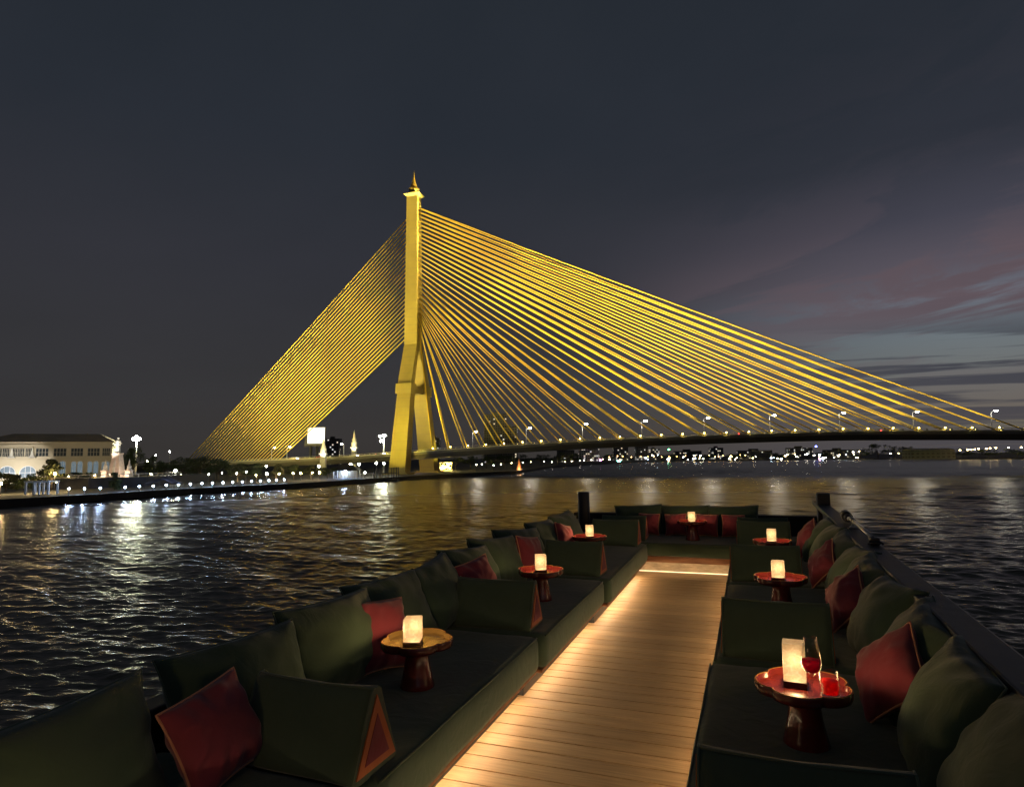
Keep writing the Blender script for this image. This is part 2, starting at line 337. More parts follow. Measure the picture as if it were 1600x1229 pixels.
def build_bridge():
    br = empty('cable_stayed_bridge', (mc.x, mc.y, 0), 'cable stayed bridge with golden stays and one tall inverted Y pylon, floodlit yellow', 'bridge')
    def lp(v): return Vector(v)-Vector((mc.x, mc.y, 0))
    AX = (A_, NEAR)
    zt = CAMZ+135.2; zs = CAMZ+57.5; zc = CAMZ+34.2; 
    sp_b, sp_c = 18.0, 9.2                                     # leg offsets at the base and at the collar
    bm = NB()
    frus(bm, (0, 0, zs), (6.9, 7.2), (0, 0, zt), (6.0, 4.6), ax=AX)
    mk('mast', bm, M_conc, br)
    for sg, nm in ((1, 'leg'), (-1, 'leg')):
        bm = NB(); cc = NEAR*sg*sp_c+A_*.5; cb = NEAR*sg*sp_b+A_*1.3; ct = NEAR*sg*1.9
        frus(bm, cc+Vector((0, 0, zc+2.6)), (7.0, 4.4), ct+Vector((0, 0, zs+.003)), (6.9, 3.2), ax=AX)
        frus(bm, cb+Vector((0, 0, -.5)), (8.4, 6.2), cc+Vector((0, 0, zc-2.4)), (7.2, 4.9), ax=AX)
        frus(bm, cc+NEAR*sg*.3+Vector((0, 0, zc-2.397)), (8.3, 6.3), cc+Vector((0, 0, zc+2.597)), (8.3, 6.0), ax=AX)
        frus(bm, cb+Vector((0, 0, -1.2)), (13, 10), cb+Vector((0, 0, 2.2)), (12, 9), ax=AX)
        mk(nm, bm, M_conc, br)
    bm = NB(); frus(bm, (0, 0, zc-1.6), (5.5, 12.4), (0, 0, zc+1.8), (5.5, 12.0), ax=AX); mk('crossbeam', bm, M_conc, br)
    bm = NB(); frus(bm, (0, 0, zt+.003), (6.3, 5.0), (0, 0, zt+1.2), (8.6, 7.2), ax=AX); frus(bm, (0, 0, zt+1.203), (8.6, 7.2), (0, 0, zt+1.6), (8.2, 6.8), ax=AX)
    mk('capital', bm, mat('pale_capital', (.36, .30, .12), .7, var=.1), br)
    bm = NB()
    lathe(bm, [(2.2, 0), (2.4, .4), (1.7, .8), (1.5, 1.5), (2.6, 2.1), (2.9, 2.7), (2.3, 3.2), (2.15, 3.4), (1.75, 4.1), (1.85, 4.3), (1.35, 5.2), (1.42, 5.4), (.95, 6.5), (1.0, 6.7), (.6, 8.3), (.35, 9.8), (.22, 11.2), (.14, 12.4), (.0, 13.4)], 20, c=(0, 0, zt+1.6))
    mk('spire', bm, M_gild, br)
    # deck
    def prof(n, pts, bm, prevring, mi):
        ring = [bm.verts.new(lp(BP(n, p, z))) for p, z in pts]
        if prevring:
            for k in range(len(pts)):
                bm.faces.new((prevring[k], prevring[(k+1) % len(pts)], ring[(k+1) % len(pts)], ring[k])).material_index = mi
        return ring
    bm = NB(); r = None
    for i in range(129):
        n = -12+i*27/128
        r = prof(n, [(10.6, .1), (10.6, -1.0), (8.2, -2.9), (-8.2, -2.9), (-10.6, -1.0), (-10.6, .1)], bm, r, 0)
    bmesh.ops.recalc_face_normals(bm, faces=bm.faces); mk('deck_girder', bm, M_deck, br)
    bm = NB(); r = None
    for i in range(129):
        n = -12+i*27/128
        r = prof(n, [(9.4, .104), (9.4, .13), (-9.4, .13), (-9.4, .104)], bm, r, 0)
    bmesh.ops.recalc_face_normals(bm, faces=bm.faces); mk('roadway', bm, M_asph, br)
    for sg in (1, -1):
        bm = NB(); r = None
        for i in range(129):
            n = -12+i*27/128
            r = prof(n, [(sg*10.5, .104), (sg*10.5, .55), (sg*10.2, .55), (sg*10.2, .104)], bm, r, 0)
        for i in range(258):
            n = -12+i*27/258; p = lp(BP(n, sg*10.35, .55)); frus(bm, p, (.14, .14), p+Vector((0, 0, .62)), (.14, .14), ax=AX)
        pts = [lp(BP(-12+i*27/128, sg*10.35, 1.2)) for i in range(129)]
        tube(bm, pts, .1, 6)
        bmesh.ops.recalc_face_normals(bm, faces=bm.faces); mk('railing', bm, mat('railing_paint', (.5, .46, .33), .6, var=.2), br)
    # viaduct piers
    for n in (-11, -8.6, -6.2, -3.9, 10.4, 12.6):
        bm = NB(); p = lp(BP(n, 0, -2.9)); h = p.z
        frus(bm, Vector((p.x, p.y, -1)), (2.4, 5), Vector((p.x, p.y, h-1.2)), (2.4, 5), ax=AX); frus(bm, Vector((p.x, p.y, h-1.197)), (2.6, 6), Vector((p.x, p.y, h-.003)), (2.8, 15), ax=AX)
        mk('pier', bm, M_deck, br)
    # stays: two planes over the river, one dense plane to the anchorage
    def cable(a, b, r):
        bm = NB(); a, b = Vector(a), Vector(b); sag = (b-a).length*.004
        tube(bm, [a.lerp(b, t_)-Vector((0, 0, sag*4*t_*(1-t_))) for t_ in (0, .25, .5, .75, 1)], r, 8)
        mk('stay_cable', bm, M_gold, br)
    nm_ = 28
    for i in range(nm_):
        n = -.62+.3285*i
        zt_i = CAMZ+65.5+(i/27)**.92*(129.0-65.5)
        wd = 3.45-.35*(i/27)
        for sg in (1, -1):
            top = A_*wd+NEAR*sg*.95; top.z = zt_i
            cable(top, lp(BP(n, sg*9.9, .5)), .28)
            p = lp(BP(n+.02, sg*10.1, .55)); bm = NB(); frus(bm, p, (1.0, .7), p+Vector((0, 0, 1.3)), (.6, .5), ax=AX); so_ = mk('anchor_socket', bm, M_deck, br)
            bm = NB(); ball(bm, p+NEAR*sg*.7+Vector((0, 0, .9)), .21, sub=2, sc=(1.3, 1, .8)); mk('floodlight_lens', bm, E_yel, so_)
    for i in range(28):
        f_ = i/27; n = -4.05-2.28*f_; zt_i = CAMZ+62.0+f_*(125.0-62.0)
        top = -A_*(3.4-.4*f_); top.z = zt_i
        cable(top, lp(BP(n, 0, .8)), .265)
    # floodlights that make it yellow (real lamps on the deck edge brackets and at the pylon foot)
    for n, e in ((-.6, .014), (.2, .055), (1.1, .18), (2.0, .38), (2.9, .60), (3.8, .68), (4.8, .66), (5.8, .58), (6.8, .50), (7.9, .42)):
        src = lp(BP(n, 13.0, 2.2)); tn = n*.86-.1
        tg = A_*((tn-MASTN)*27.0); tg.z = CAMZ+34+(1-max(0, tn+1)/9.5)*60
        lamp('cable_floodlight', 'SPOT', src, 1.0e5*e*FL, (1, .77, .22), br, tg, 96 if n > 1 else 70, 1.0, 1.2, throw=85)
    for n, e, hz in ((-3.0, .55, 78), (-4.0, .6, 70), (-5.2, .6, 52)):      # added lamps set out in the park to light the back stays evenly
        src = P0+D*n+NEAR*62; src = Vector((src.x-mc.x, src.y-mc.y, 6.0)); tg = A_*((n*.80-.3-MASTN)*27.0*.8); tg.z = CAMZ+hz
        lamp('cable_floodlight', 'SPOT', src, 1.0e5*e*FL*.40, (1, .78, .22), br, tg, 120, 1.0, 1.5, throw=85)
    # pylon washes
    lamp('pylon_floodlight', 'SPOT', NEAR*46+A_*9+Vector((0, 0, 4)), 1.6e4*PL, (1, .82, .09), br, Vector((0, 0, 112)), 34, .7, .6, throw=60)
    lamp('pylon_floodlight', 'SPOT', NEAR*46+A_*7+Vector((0, 0, 4)), 7e4*PL, (1, .82, .09), br, Vector((0, 0, 52)), 46, .8, .6, throw=60)
    lamp('pylon_floodlight', 'SPOT', NEAR*46+A_*3+Vector((0, 0, 4)), 14e4*PL, (1, .82, .09), br, Vector((0, 0, 22)), 46, .8, .6, throw=60)
    lamp('pylon_floodlight', 'SPOT', lp(BP(.3, 0, 1)), 1.0e4*PL, (1, .82, .10), br, Vector((0, 0, 92)), 62, .8, .6, throw=60)
    lamp('pylon_floodlight', 'SPOT', lp(BP(-.55, 0, 1)), 1.2e4*PL, (1, .82, .10), br, -NEAR*9+Vector((0, 0, 26)), 70, .8, .6, throw=60)
    lamp('pylon_floodlight', 'SPOT', A_*26-NEAR*6+Vector((0, 0, 4)), 14e4*PL, (1, .82, .10), br, -NEAR*15+Vector((0, 0, 22)), 60, .8, .6, throw=60)
    lamp('pier_floodlight', 'POINT', -NEAR*1.0+A_*2+Vector((0, 0, 3.2)), 900, (1, .72, .6), br, radius=.3)
FL, PL = 12.5, 1.9
build_bridge()

# street lamps on the bridge: nine posts with one outreach arm each
def street_lamp(base, h, label, group, arm=1.6, mat_e=None, power=0, head=.55):
    o = empty('street_lamp', base, label, 'street lamp', group)
    bm = NB(); tube(bm, [(0, 0, 0), (0, 0, h*.6), (0, 0, h)], [.16, .12, .09], 8); mk('pole', bm, M_white, o)
    bm = NB(); tube(bm, [(0, 0, h-.1), (arm*.5, -.1, h+.25), (arm, -.2, h+.3)], .07, 6); mk('arm', bm, M_white, o)
    bm = NB(); ball(bm, (arm+.3, -.25, h+.25), head, sub=2, sc=(1.3, .8, .45)); mk('lamp_head', bm, mat_e or E_white, o)
    if power: lamp('bulb', 'POINT', (arm+.3, -.25, h-.6), power, (1, .93, .78), o, radius=.3)
    return o
for k in range(9):
    o = street_lamp(BP(k, 0, .13), 8.0, 'tall white street lamp on the bridge deck, %s in the row from the pylon' % ('first second third fourth fifth sixth seventh eighth ninth'.split()[k]), 'street lamps along the bridge over the river', power=1500)
for k, (px_, n) in enumerate(((422, -4.15), (446, -3.8), (536, -2.55))):
    street_lamp(BP(n, 3, .13), 6.6, 'slim street lamp on the approach ramp %s' % ('under the outer stays', 'under the inner stays', 'beside the small white spire')[k], 'street lamps along the approach ramp', arm=-1.4 if k == 2 else 1.2, head=.42)


# ------------------------------------------------------------------ the boat: everything on it stands in its own level frame
R_ = Vector((.9379, -.34691, .00175)).normalized(); F_ = Vector((.34683, .93777, .01717)).normalized(); U_ = R_.cross(F_).normalized(); R_ = F_.cross(U_)
O_ = Vector((0, 0, CAMZ)) - U_*1.7
BOAT = Matrix(((R_.x, F_.x, U_.x, O_.x), (R_.y, F_.y, U_.y, O_.y), (R_.z, F_.z, U_.z, O_.z), (0, 0, 0, 1)))
def on(u, v, h, yaw=0, lean=0, roll=0):
    return BOAT @ Matrix.Translation((u, v, h)) @ Matrix.Rotation(rad(yaw), 4, 'Z') @ Matrix.Rotation(rad(lean), 4, 'X') @ Matrix.Rotation(rad(roll), 4, 'Y')
def fabric(name, col, col2, rough=.85, weave=420, sheen=.25):
    m = mat(name, col, rough, spec=.25, col2=col2, vscale=2.2, sheen=sheen); t = m.node_tree; b = t.nodes['Principled BSDF']
    tcn = t.nodes.new('ShaderNodeTexCoord')
    n = t.nodes.new('ShaderNodeTexNoise'); n.inputs['Scale'].default_value = weave; n.inputs['Detail'].default_value = 2; t.links.new(tcn.outputs['Object'], n.inputs['Vector'])
    n2_ = t.nodes.new('ShaderNodeTexNoise'); n2_.inputs['Scale'].default_value = 7; n2_.inputs['Detail'].default_value = 4; n2_.inputs['Distortion'].default_value = 1.2; t.links.new(tcn.outputs['Object'], n2_.inputs['Vector'])
    b1 = t.nodes.new('ShaderNodeBump'); b1.inputs['Strength'].default_value = .35; b1.inputs['Distance'].default_value = .02; t.links.new(n2_.outputs[0], b1.inputs['Height'])
    b2 = t.nodes.new('ShaderNodeBump'); b2.inputs['Strength'].default_value = .25; b2.inputs['Distance'].default_value = .001; t.links.new(n.outputs[0], b2.inputs['Height']); t.links.new(b1.outputs[0], b2.inputs['Normal'])
    t.links.new(b2.outputs[0], b.inputs['Normal']); return m
M_green = fabric('dark_green_canvas', (.085, .124, .078), (.063, .095, .060))
M_green2 = fabric('bottle_green_cotton', (.064, .104, .064), (.048, .080, .050))
M_red = fabric('burgundy_linen', (.28, .046, .066), (.215, .035, .053), sheen=.3)
M_orange = fabric('burnt_orange_canvas', (.62, .20, .07), (.5, .15, .05))
M_pipe = fabric('terracotta_piping', (.66, .30, .18), (.55, .24, .14))
M_gpipe = fabric('green_piping', (.12, .17, .12), (.09, .13, .09))
M_lacq = mat('red_lacquer', (.155, .019, .016), .22, spec=.5, coat=.35, var=.35, vscale=5, bump=.05, bscale=25)
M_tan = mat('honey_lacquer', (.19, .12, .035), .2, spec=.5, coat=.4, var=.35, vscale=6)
M_edge = mat('worn_gold_lacquer', (.52, .24, .06), .3, metal=.3, var=.5, vscale=9)
M_ebony = mat('dark_wood', (.05, .022, .012), .45, var=.5, vscale=14, stretch=(1, 1, 6))
M_teak = mat('brown_teak_board', (.30, .12, .05), .5, var=.4, vscale=3, stretch=(1, 9, 9), bump=.2, bscale=20)
M_hull = mat('charcoal_hull_paint', (.035, .035, .038), .5, var=.2, vscale=.8, bump=.08, bscale=8)
M_post = mat('black_painted_post', (.018, .018, .022), .5, var=.2)
M_chrome = mat('brushed_steel', (.45, .45, .44), .35, metal=.8, var=.2)
E_led = emat('warm_led_strip', (1, .73, .41), 40)
E_led2 = emat('riser_led_strip', (1, .75, .42), 9)

def wood_floor():
    m = mat('oak_decking', (.48, .335, .185), .52, spec=.3, col2=(.37, .245, .125), vscale=2.4, stretch=(1, 7, 1), bump=.12, bscale=40)
    t = m.node_tree; b = t.nodes['Principled BSDF']; src = b.inputs['Base Color'].links[0].from_socket
    tcn = t.nodes.new('ShaderNodeTexCoord'); mpn = t.nodes.new('ShaderNodeMapping'); mpn.inputs['Scale'].default_value = (3, 70, 1); t.links.new(tcn.outputs['Object'], mpn.inputs[0])
    n = t.nodes.new('ShaderNodeTexNoise'); n.inputs['Scale'].default_value = 1; n.inputs['Detail'].default_value = 6; n.inputs['Distortion'].default_value = .8; t.links.new(mpn.outputs[0], n.inputs['Vector'])
    r = ramp(t, [(.3, (.70,)*3), (.7, (1.06,)*3)]); t.links.new(n.outputs[0], r.inputs[0])
    at_ = t.nodes.new('ShaderNodeAttribute'); at_.attribute_name = 'plank'
    r2 = ramp(t, [(0, (.82, .80, .78)), (1, (1.1, 1.08, 1.05))]); t.links.new(at_.outputs['Fac'], r2.inputs[0])
    m1 = t.nodes.new('ShaderNodeMix'); m1.data_type = 'RGBA'; m1.blend_type = 'MULTIPLY'; m1.inputs[0].default_value = 1; t.links.new(src, m1.inputs[6]); t.links.new(r.outputs[0], m1.inputs[7])
    m2 = t.nodes.new('ShaderNodeMix'); m2.data_type = 'RGBA'; m2.blend_type = 'MULTIPLY'; m2.inputs[0].default_value = 1; t.links.new(m1.outputs[2], m2.inputs[6]); t.links.new(r2.outputs[0], m2.inputs[7])
    t.links.new(m2.outputs[2], b.inputs['Base Color']); return m
boat = empty('riverboat', BOAT, 'long open-topped river boat with plank aisle, dark hull and charcoal gunwales', 'boat')
GR, GL, BOW, STERN = .93, -2.72, 10.25, -6.0
def build_boat():
    m = wood_floor(); bm = NB(); y = -1.2; col = bm.loops.layers.color.new('plank')
    while y < 8.9:
        before = len(bm.faces); c = random.random(); box(bm, -1.70, -.22, y+.0052, min(y+.1385, 8.92), -.022, 0+random.uniform(-.0008, .0008), bev=.0016, seg=1)
        bm.faces.ensure_lookup_table()
        for f in bm.faces[before:]:
            for l_ in f.loops: l_[col] = (c, c, c, 1)
        y += .1442
    o = mk('deck_planking', bm, m, boat)
    bm = NB(); box(bm, GL+.1, GR-.1, STERN+.1, 9.9, -.12, -.026); mk('subdeck', bm, M_hull, boat)
    # hull: sections along the length
    sec = [(STERN, 1.0), (-3, 1.0), (3, 1.0), (8.2, 1.0), (9.6, .96), (10.3, .80)]
    bm = NB(); rings = []; mid = (GR+GL)/2
    for v, s in sec:
        hw = (GR-GL)/2*s; ring = []
        for p, z in ((-1, .0), (-1.0, -2.2), (-.93, -5.2), (-.6, -7.6), (.6, -7.6), (.93, -5.2), (1.0, -2.2), (1, .0)):
            ring.append(bm.verts.new((mid+p*hw, v-(0 if z > -3 else .04*z), z-.13)))
        rings.append(ring)
    for a, b in zip(rings, rings[1:]):
        for k in range(7): bm.faces.new((a[k], a[k+1], b[k+1], b[k]))
    bm.faces.new(rings[0]); bm.faces.new(rings[-1][::-1])
    for a, b in zip(rings, rings[1:]): bm.faces.new((a[7], a[0], b[0], b[7]))
    bmesh.ops.recalc_face_normals(bm, faces=bm.faces); mk('hull', bm, M_hull, boat)
    # bulwarks
    bm = NB(); box(bm, .885, .93, STERN, 10.2, -.127, .80); box(bm, .795, .955, STERN, 10.2, .803, .86, bev=.012); box(bm, .86, .882, STERN, 10.2, -.02, .80); mk('bulwark', bm, M_hull, boat)
    bm = NB(); box(bm, GL, GL+.05, STERN, 10.2, -.127, .50); box(bm, GL-.02, GL+.12, STERN, 10.2, .503, .55, bev=.012); mk('bulwark', bm, M_hull, boat)
    bm = NB(); box(bm, GL+.05, .885, 10.1, 10.16, -.127, .60); box(bm, GL+.02, .88, 10.05, 10.2, .603, .655, bev=.012); mk('bulwark', bm, M_hull, boat)
    for u, v, nm in ((-2.42, 9.62, 0), (.885, 9.62, 1)):
        bm = NB()
        if nm == 0: lathe(bm, [(.0, .0), (.088, 0), (.088, 1.0), (.082, 1.01), (0, 1.01)], 24)
        else: box(bm, -.08, .08, -.08, .08, 0, 1.01, bev=.012)
        mk('bollard_post', bm, M_post, boat, mw=(u, v, 0.0 if nm == 0 else 0.0))
    # riser below the bow bench
    m_r = mat('travertine_riser', (.50, .40, .28), .55, var=.4, vscale=6, stretch=(1, 1, 4), bump=.4, bscale=14)
    bm = NB(); box(bm, -1.70, -.22, 8.925, 9.0, -.03, .17, bev=.002, seg=1); mk('riser', bm, m_r, boat)
    bm = NB(); box(bm, -1.60, -.34, 8.735, 8.75, .185, .200); mk('led_strip', bm, E_led2, boat)
    bm = NB(); box(bm, -1.60, -.34, 8.912, 8.9225, .003, .010); mk('led_strip', bm, emat('riser_foot_led', (1, .76, .44), 1.9), boat)
build_boat()

# benches: mattress on a teak board over a recessed plinth with a light strip below
def mattress_bm(x0, x1, y0, y1, z0, z1, seed=0, n=26):
    bm = NB(); box(bm, x0, x1, y0, y1, z0, z1, bev=.045, seg=4)
    return bm
def soften(o, amp=.006, sc=3.0, seed=0):
    me = o.data
    for v in me.vertices:
        p = v.co*sc+Vector((seed*3.1, seed*1.7, 0)); v.co += Vector(noise.noise_vector(p))*amp
def grid_box(x0, x1, y0, y1, z0, z1, step=.05, r=.04):
    """soft box: subdivided cuboid with rounded edges"""
    bm = NB(); bmesh.ops.create_cube(bm, size=1)
    nx = max(2, int((x1-x0)/step)); ny = max(2, int((y1-y0)/step)); nz = max(3, int((z1-z0)/step))
    bm.clear()
    def face(fx, na, nb):
        g = [[bm.verts.new(fx(i/na, j/nb)) for j in range(nb+1)] for i in range(na+1)]
        for i in range(na):
            for j in range(nb): bm.faces.new((g[i][j], g[i+1][j], g[i+1][j+1], g[i][j+1]))
    X, Y, Z = x1-x0, y1-y0, z1-z0
    face(lambda a, b: (x0+a*X, y0+b*Y, z1), nx, ny); face(lambda a, b: (x1-a*X, y0+b*Y, z0), nx, ny)
    face(lambda a, b: (x0+a*X, y0, z0+b*Z), nx, nz); face(lambda a, b: (x1-a*X, y1, z0+b*Z), nx, nz)
    face(lambda a, b: (x0, y1-a*Y, z0+b*Z), ny, nz); face(lambda a, b: (x1, y0+a*Y, z0+b*Z), ny, nz)
    bmesh.ops.remove_doubles(bm, verts=bm.verts, dist=1e-4)
    for v in bm.verts:                                           # round the edges
        p = v.co; q = Vector((min(max(p.x, x0+r), x1-r), min(max(p.y, y0+r), y1-r), min(max(p.z, z0+r), z1-r)))
        d = p-q
        if d.length > r: v.co = q+d.normalized()*r
    return bm
def wrinkle(bm, amp, sc, seed, axis=None):
    for v in bm.verts:
        p = v.co*sc+Vector((seed*7.3, seed*2.9, seed))
        d = Vector(noise.noise_vector(p))
        v.co += d*amp + Vector((0, 0, 1))*(noise.noise(Vector((v.co.x*9, v.co.y*3, seed)))*amp*.5)
    return bm
H0, H1 = .19, .42
def bench(side, v0, v1, uf, ub, label, group, seed):
    """side +1: front edge faces +u (port bench), -1: faces -u (starboard), 0: bow bench facing aft"""
    um, vm = (uf+ub)/2, (v0+v1)/2
    o = empty('bench_module', on(um, vm, 0), label, 'bench', group)
    x0, x1, y0, y1 = min(uf, ub)-um, max(uf, ub)-um, v0-vm+.006, v1-vm-.006
    mk('seat_cushion', wrinkle(grid_box(x0, x1, y0, y1, H0 if side else .247, H1, .045, .045), .007, 2.6, seed), M_green, o, True)
    # piping lines along the upper front edge
    ins = .02; b = NB(); p = NB(); l_ = NB()
    if side == 1:
        box(b, x0, x1-.03, y0, y1, .163, .188, bev=.003, seg=1); box(p, x0+.1, x1-.17, y0, y1, -.02, .160); box(l_, x1-.168, x1-.150, y0+.05, y1-.03, .128, .148)
        sv = [(x1-.012, y0+.03, H1-.012), (x1-.012, y1-.03, H1-.012)]
    elif side == -1:
        box(b, x0+.03, x1, y0, y1, .163, .188, bev=.003, seg=1); box(p, x0+.17, x1-.1, y0, y1, -.02, .160); box(l_, x0+.150, x0+.168, y0+.05, y1-.03, .128, .148)
        sv = [(x0+.012, y0+.03, H1-.012), (x0+.012, y1-.03, H1-.012)]
    else:
        box(b, x0, x1, y0+.05, y0+.085, .166, .245, bev=.003, seg=1); box(b, x0, x1, y0+.085, y1, .205, .243); box(p, x0+.02, x1-.02, y0+.375, y1, -.02, .203); sv = [(x0+.03, y0+.012, H1-.012), (x1-.03, y0+.012, H1-.012)]
    mk('base_board', b, M_teak, o); mk('plinth', p, M_hull, o)
    if side: mk('led_strip', l_, E_led, o)
    else: l_.free()
    s_ = NB(); tube(s_, [Vector(sv[0]).lerp(Vector(sv[1]), t_/12)+Vector((0, 0, random.uniform(-.002, .002))) for t_ in range(13)], .005, 6); mk('welt', s_, M_green, o)
    return o
G1 = 'green mattress benches around the deck'
LV = [(-.4, 2.22, -1.435), (2.23, 4.28, -1.41), (4.29, 6.20, -1.375), (6.21, 8.62, -1.325)]
RV = [(-.4, 1.98, -.30), (1.99, 4.09, -.295), (4.10, 6.33, -.275), (6.34, 8.62, -.275)]
ordn = ['cut by the picture edge beside the camera', 'carrying the gold-topped tray table', 'carrying the second tray table', 'running up to the bow bench']
for i, (a, b, uf) in enumerate(LV): bench(1, a, b, uf, -2.50, 'dark green mattress bench along the port side, ' + ordn[i], G1, i+1)
ordr = ['cut by the bottom edge beside the camera', 'carrying the table with the wine glass', 'carrying a table with only a lantern', 'running up to the bow bench']
for i, (a, b, uf) in enumerate(RV): bench(-1, a, b, uf, .80, 'green mattress bench along the starboard side, ' + ordr[i], G1, i+11)
bench(0, 8.63, 9.72, -2.5, .80, 'wide dark green bench across the bow facing the aisle', G1, 33)

# cushions
def cushion_bm(W, H, T, seed, pinch=.07, n=30, crease=.020):
    bm = NB(); rows = {}
    for s in (1, -1):
        for i in range(n+1):
            for j in range(n+1):
                a = 2*i/n-1; b = 2*j/n-1
                a = math.copysign(abs(a)**.85, a); b = math.copysign(abs(b)**.85, b)
                x = a*W/2*(1-pinch*(1-b*b)); z = b*H/2*(1-pinch*(1-a*a))
                t_ = T/2*((1-a**2)*(1-b**2))**.42
                edge = i in (0, n) or j in (0, n)
                wr = 0
                if not edge:
                    d_ = max(abs(a), abs(b)); wr = crease*(d_**2)*noise.noise(Vector((a*3.2+seed*5, b*3.2+s, seed)))*1.2 + crease*.8*noise.noise(Vector((a*1.3+seed, b*1.3+s*4, seed*2)))
                    th = math.atan2(b, a); wr += crease*.55*math.sin(th*9+seed*3)*(d_**3)*(1-d_)*3
                if edge and s == -1: rows[(s, i, j)] = rows[(1, i, j)]; continue
                rows[(s, i, j)] = bm.verts.new((x, -s*(t_+wr) if not edge else 0, z))
    for s in (1, -1):
        for i in range(n):
            for j in range(n):
                q = [rows[(s, i, j)], rows[(s, i+1, j)], rows[(s, i+1, j+1)], rows[(s, i, j+1)]]
                bm.faces.new(q if s == 1 else q[::-1])
    # slump
    for v in bm.verts:
        v.co.y += .018*noise.noise(Vector((v.co.x*2.2, v.co.z*2.2, seed*4.4)))
        v.co.z -= .02*(v.co.x/W)**2*random.choice((1,))
    loop = [rows[(1, i, 0)].co.copy() for i in range(n)]+[rows[(1, n, j)].co.copy() for j in range(n)]+[rows[(1, n-i, n)].co.copy() for i in range(n)]+[rows[(1, 0, n-j)].co.copy() for j in range(n+1)]
    return bm, loop
def cushion(kind, mw, W, H, T, seed, label, group, fab, pipe=None, pr=.0055, pinch=.07):
    bm, loop = cushion_bm(W, H, T, seed, pinch)
    o = mk(kind, bm, fab, None, True, mw); tag(o, label, 'cushion', group)
    if pipe:
        b = NB(); tube(b, loop, pr, 6); mk('piping', b, pipe, o, True)
    return o
nth = 'first second third fourth fifth sixth seventh eighth ninth tenth eleventh'.split()
lv = [1.55, 2.44, 3.10, 3.76, 4.40, 5.04, 5.64, 6.34, 7.14, 7.98]
lw = [.76, .66, .68, .66, .66, .64, .64, .72, .74, .72]
for i, (v, w_) in enumerate(zip(lv, lw)):
    cushion('back_cushion', on(-2.24+random.uniform(-.02, .02), v, .60 if i < 2 else .63, 83+random.uniform(-9, 9), -24+random.uniform(-5, 5), random.uniform(-6, 6)), w_+.05, .52, .27, i+1.3,
            'puffy dark green back cushion on the port bench, %s from the camera' % nth[i], 'green back cushions of the port bench', M_green2, M_gpipe, .004, pinch=.09)
rv = [1.75, 2.42, 3.05, 3.72, 4.42, 5.14, 5.82, 6.52, 7.24, 7.98]
for i, v in enumerate(rv):
    cushion('back_cushion', on(.70+random.uniform(-.015, .02), v, .625, -92+random.uniform(-7, 7), -31+random.uniform(-4, 4), random.uniform(-5, 5)), .72, .54, .30, i+21.7,
            'puffy dark green back cushion on the starboard bench, %s from the camera' % nth[i], 'green back cushions of the starboard bench', M_green2, M_gpipe, .004, pinch=.08)
for i, u in enumerate((-1.60, -.93, -.27)):
    cushion('back_cushion', on(u, 9.62, .60, random.uniform(-4, 4), -12, random.uniform(-3, 3)), .70, .46, .22, i+41.1,
            'dark green back cushion on the bow bench, ' + ('at its port end', 'behind the round table', 'at its starboard end')[i], 'green back cushions of the bow bench', M_green2, M_gpipe, .004)
RED = 'burgundy pillows with terracotta piping'
def red(u, v, h, yaw, lean, roll, W, seed, label): cushion('throw_pillow', on(u, v, h, yaw, lean, roll), W*.97, W*.97, .18, seed, label, RED, M_red, M_pipe, .0055, pinch=.075)
red(-2.05, 2.07, .595, 84, -24, -10, .385, 3.1, 'burgundy pillow on the port bench behind the wedge bolster beside the camera')
red(-2.10, 3.36, .62, 72, -20, 6, .42, 5.2, 'burgundy pillow behind the gold-topped tray table')
red(-2.09, 4.78, .63, 70, -18, -8, .40, 6.3, 'burgundy pillow peeking over the second wedge bolster on the port bench')
red(-2.08, 6.06, .63, 78, -16, 9, .42, 7.4, 'burgundy pillow leaning beside the port bench third wedge bolster')
red(-2.06, 7.25, .62, 80, -16, 14, .40, 8.5, 'burgundy pillow next to the port table closest to the bow')
red(.555, 3.46, .635, -68, -26, 44, .37, 9.6, 'burgundy pillow standing on its corner beside the tumbler of red drink')
red(.56, 4.95, .635, -69, -25, 42, .36, 10.7, 'burgundy pillow between the wine glass table wedge and the lantern table')
red(.55, 6.35, .63, -70, -25, 44, .35, 11.8, 'burgundy pillow on its corner on the starboard bench, third from the camera')
red(.55, 7.95, .63, -72, -22, 40, .35, 12.9, 'burgundy pillow on the starboard bench nearest the black square post')
for i, (u, l_) in enumerate(((-1.42, 'burgundy pillow at the port end of the bow bench'), (-1.04, 'burgundy pillow on the bow bench half behind the port edge of the table'), (-.62, 'burgundy pillow on the bow bench hidden behind the table pedestal'), (-.27, 'burgundy pillow at the starboard end of the bow bench'))):
    red(u, 9.42, .575, random.uniform(-8, 8), -14, random.uniform(-4, 4), .31, 14.3+i, l_)

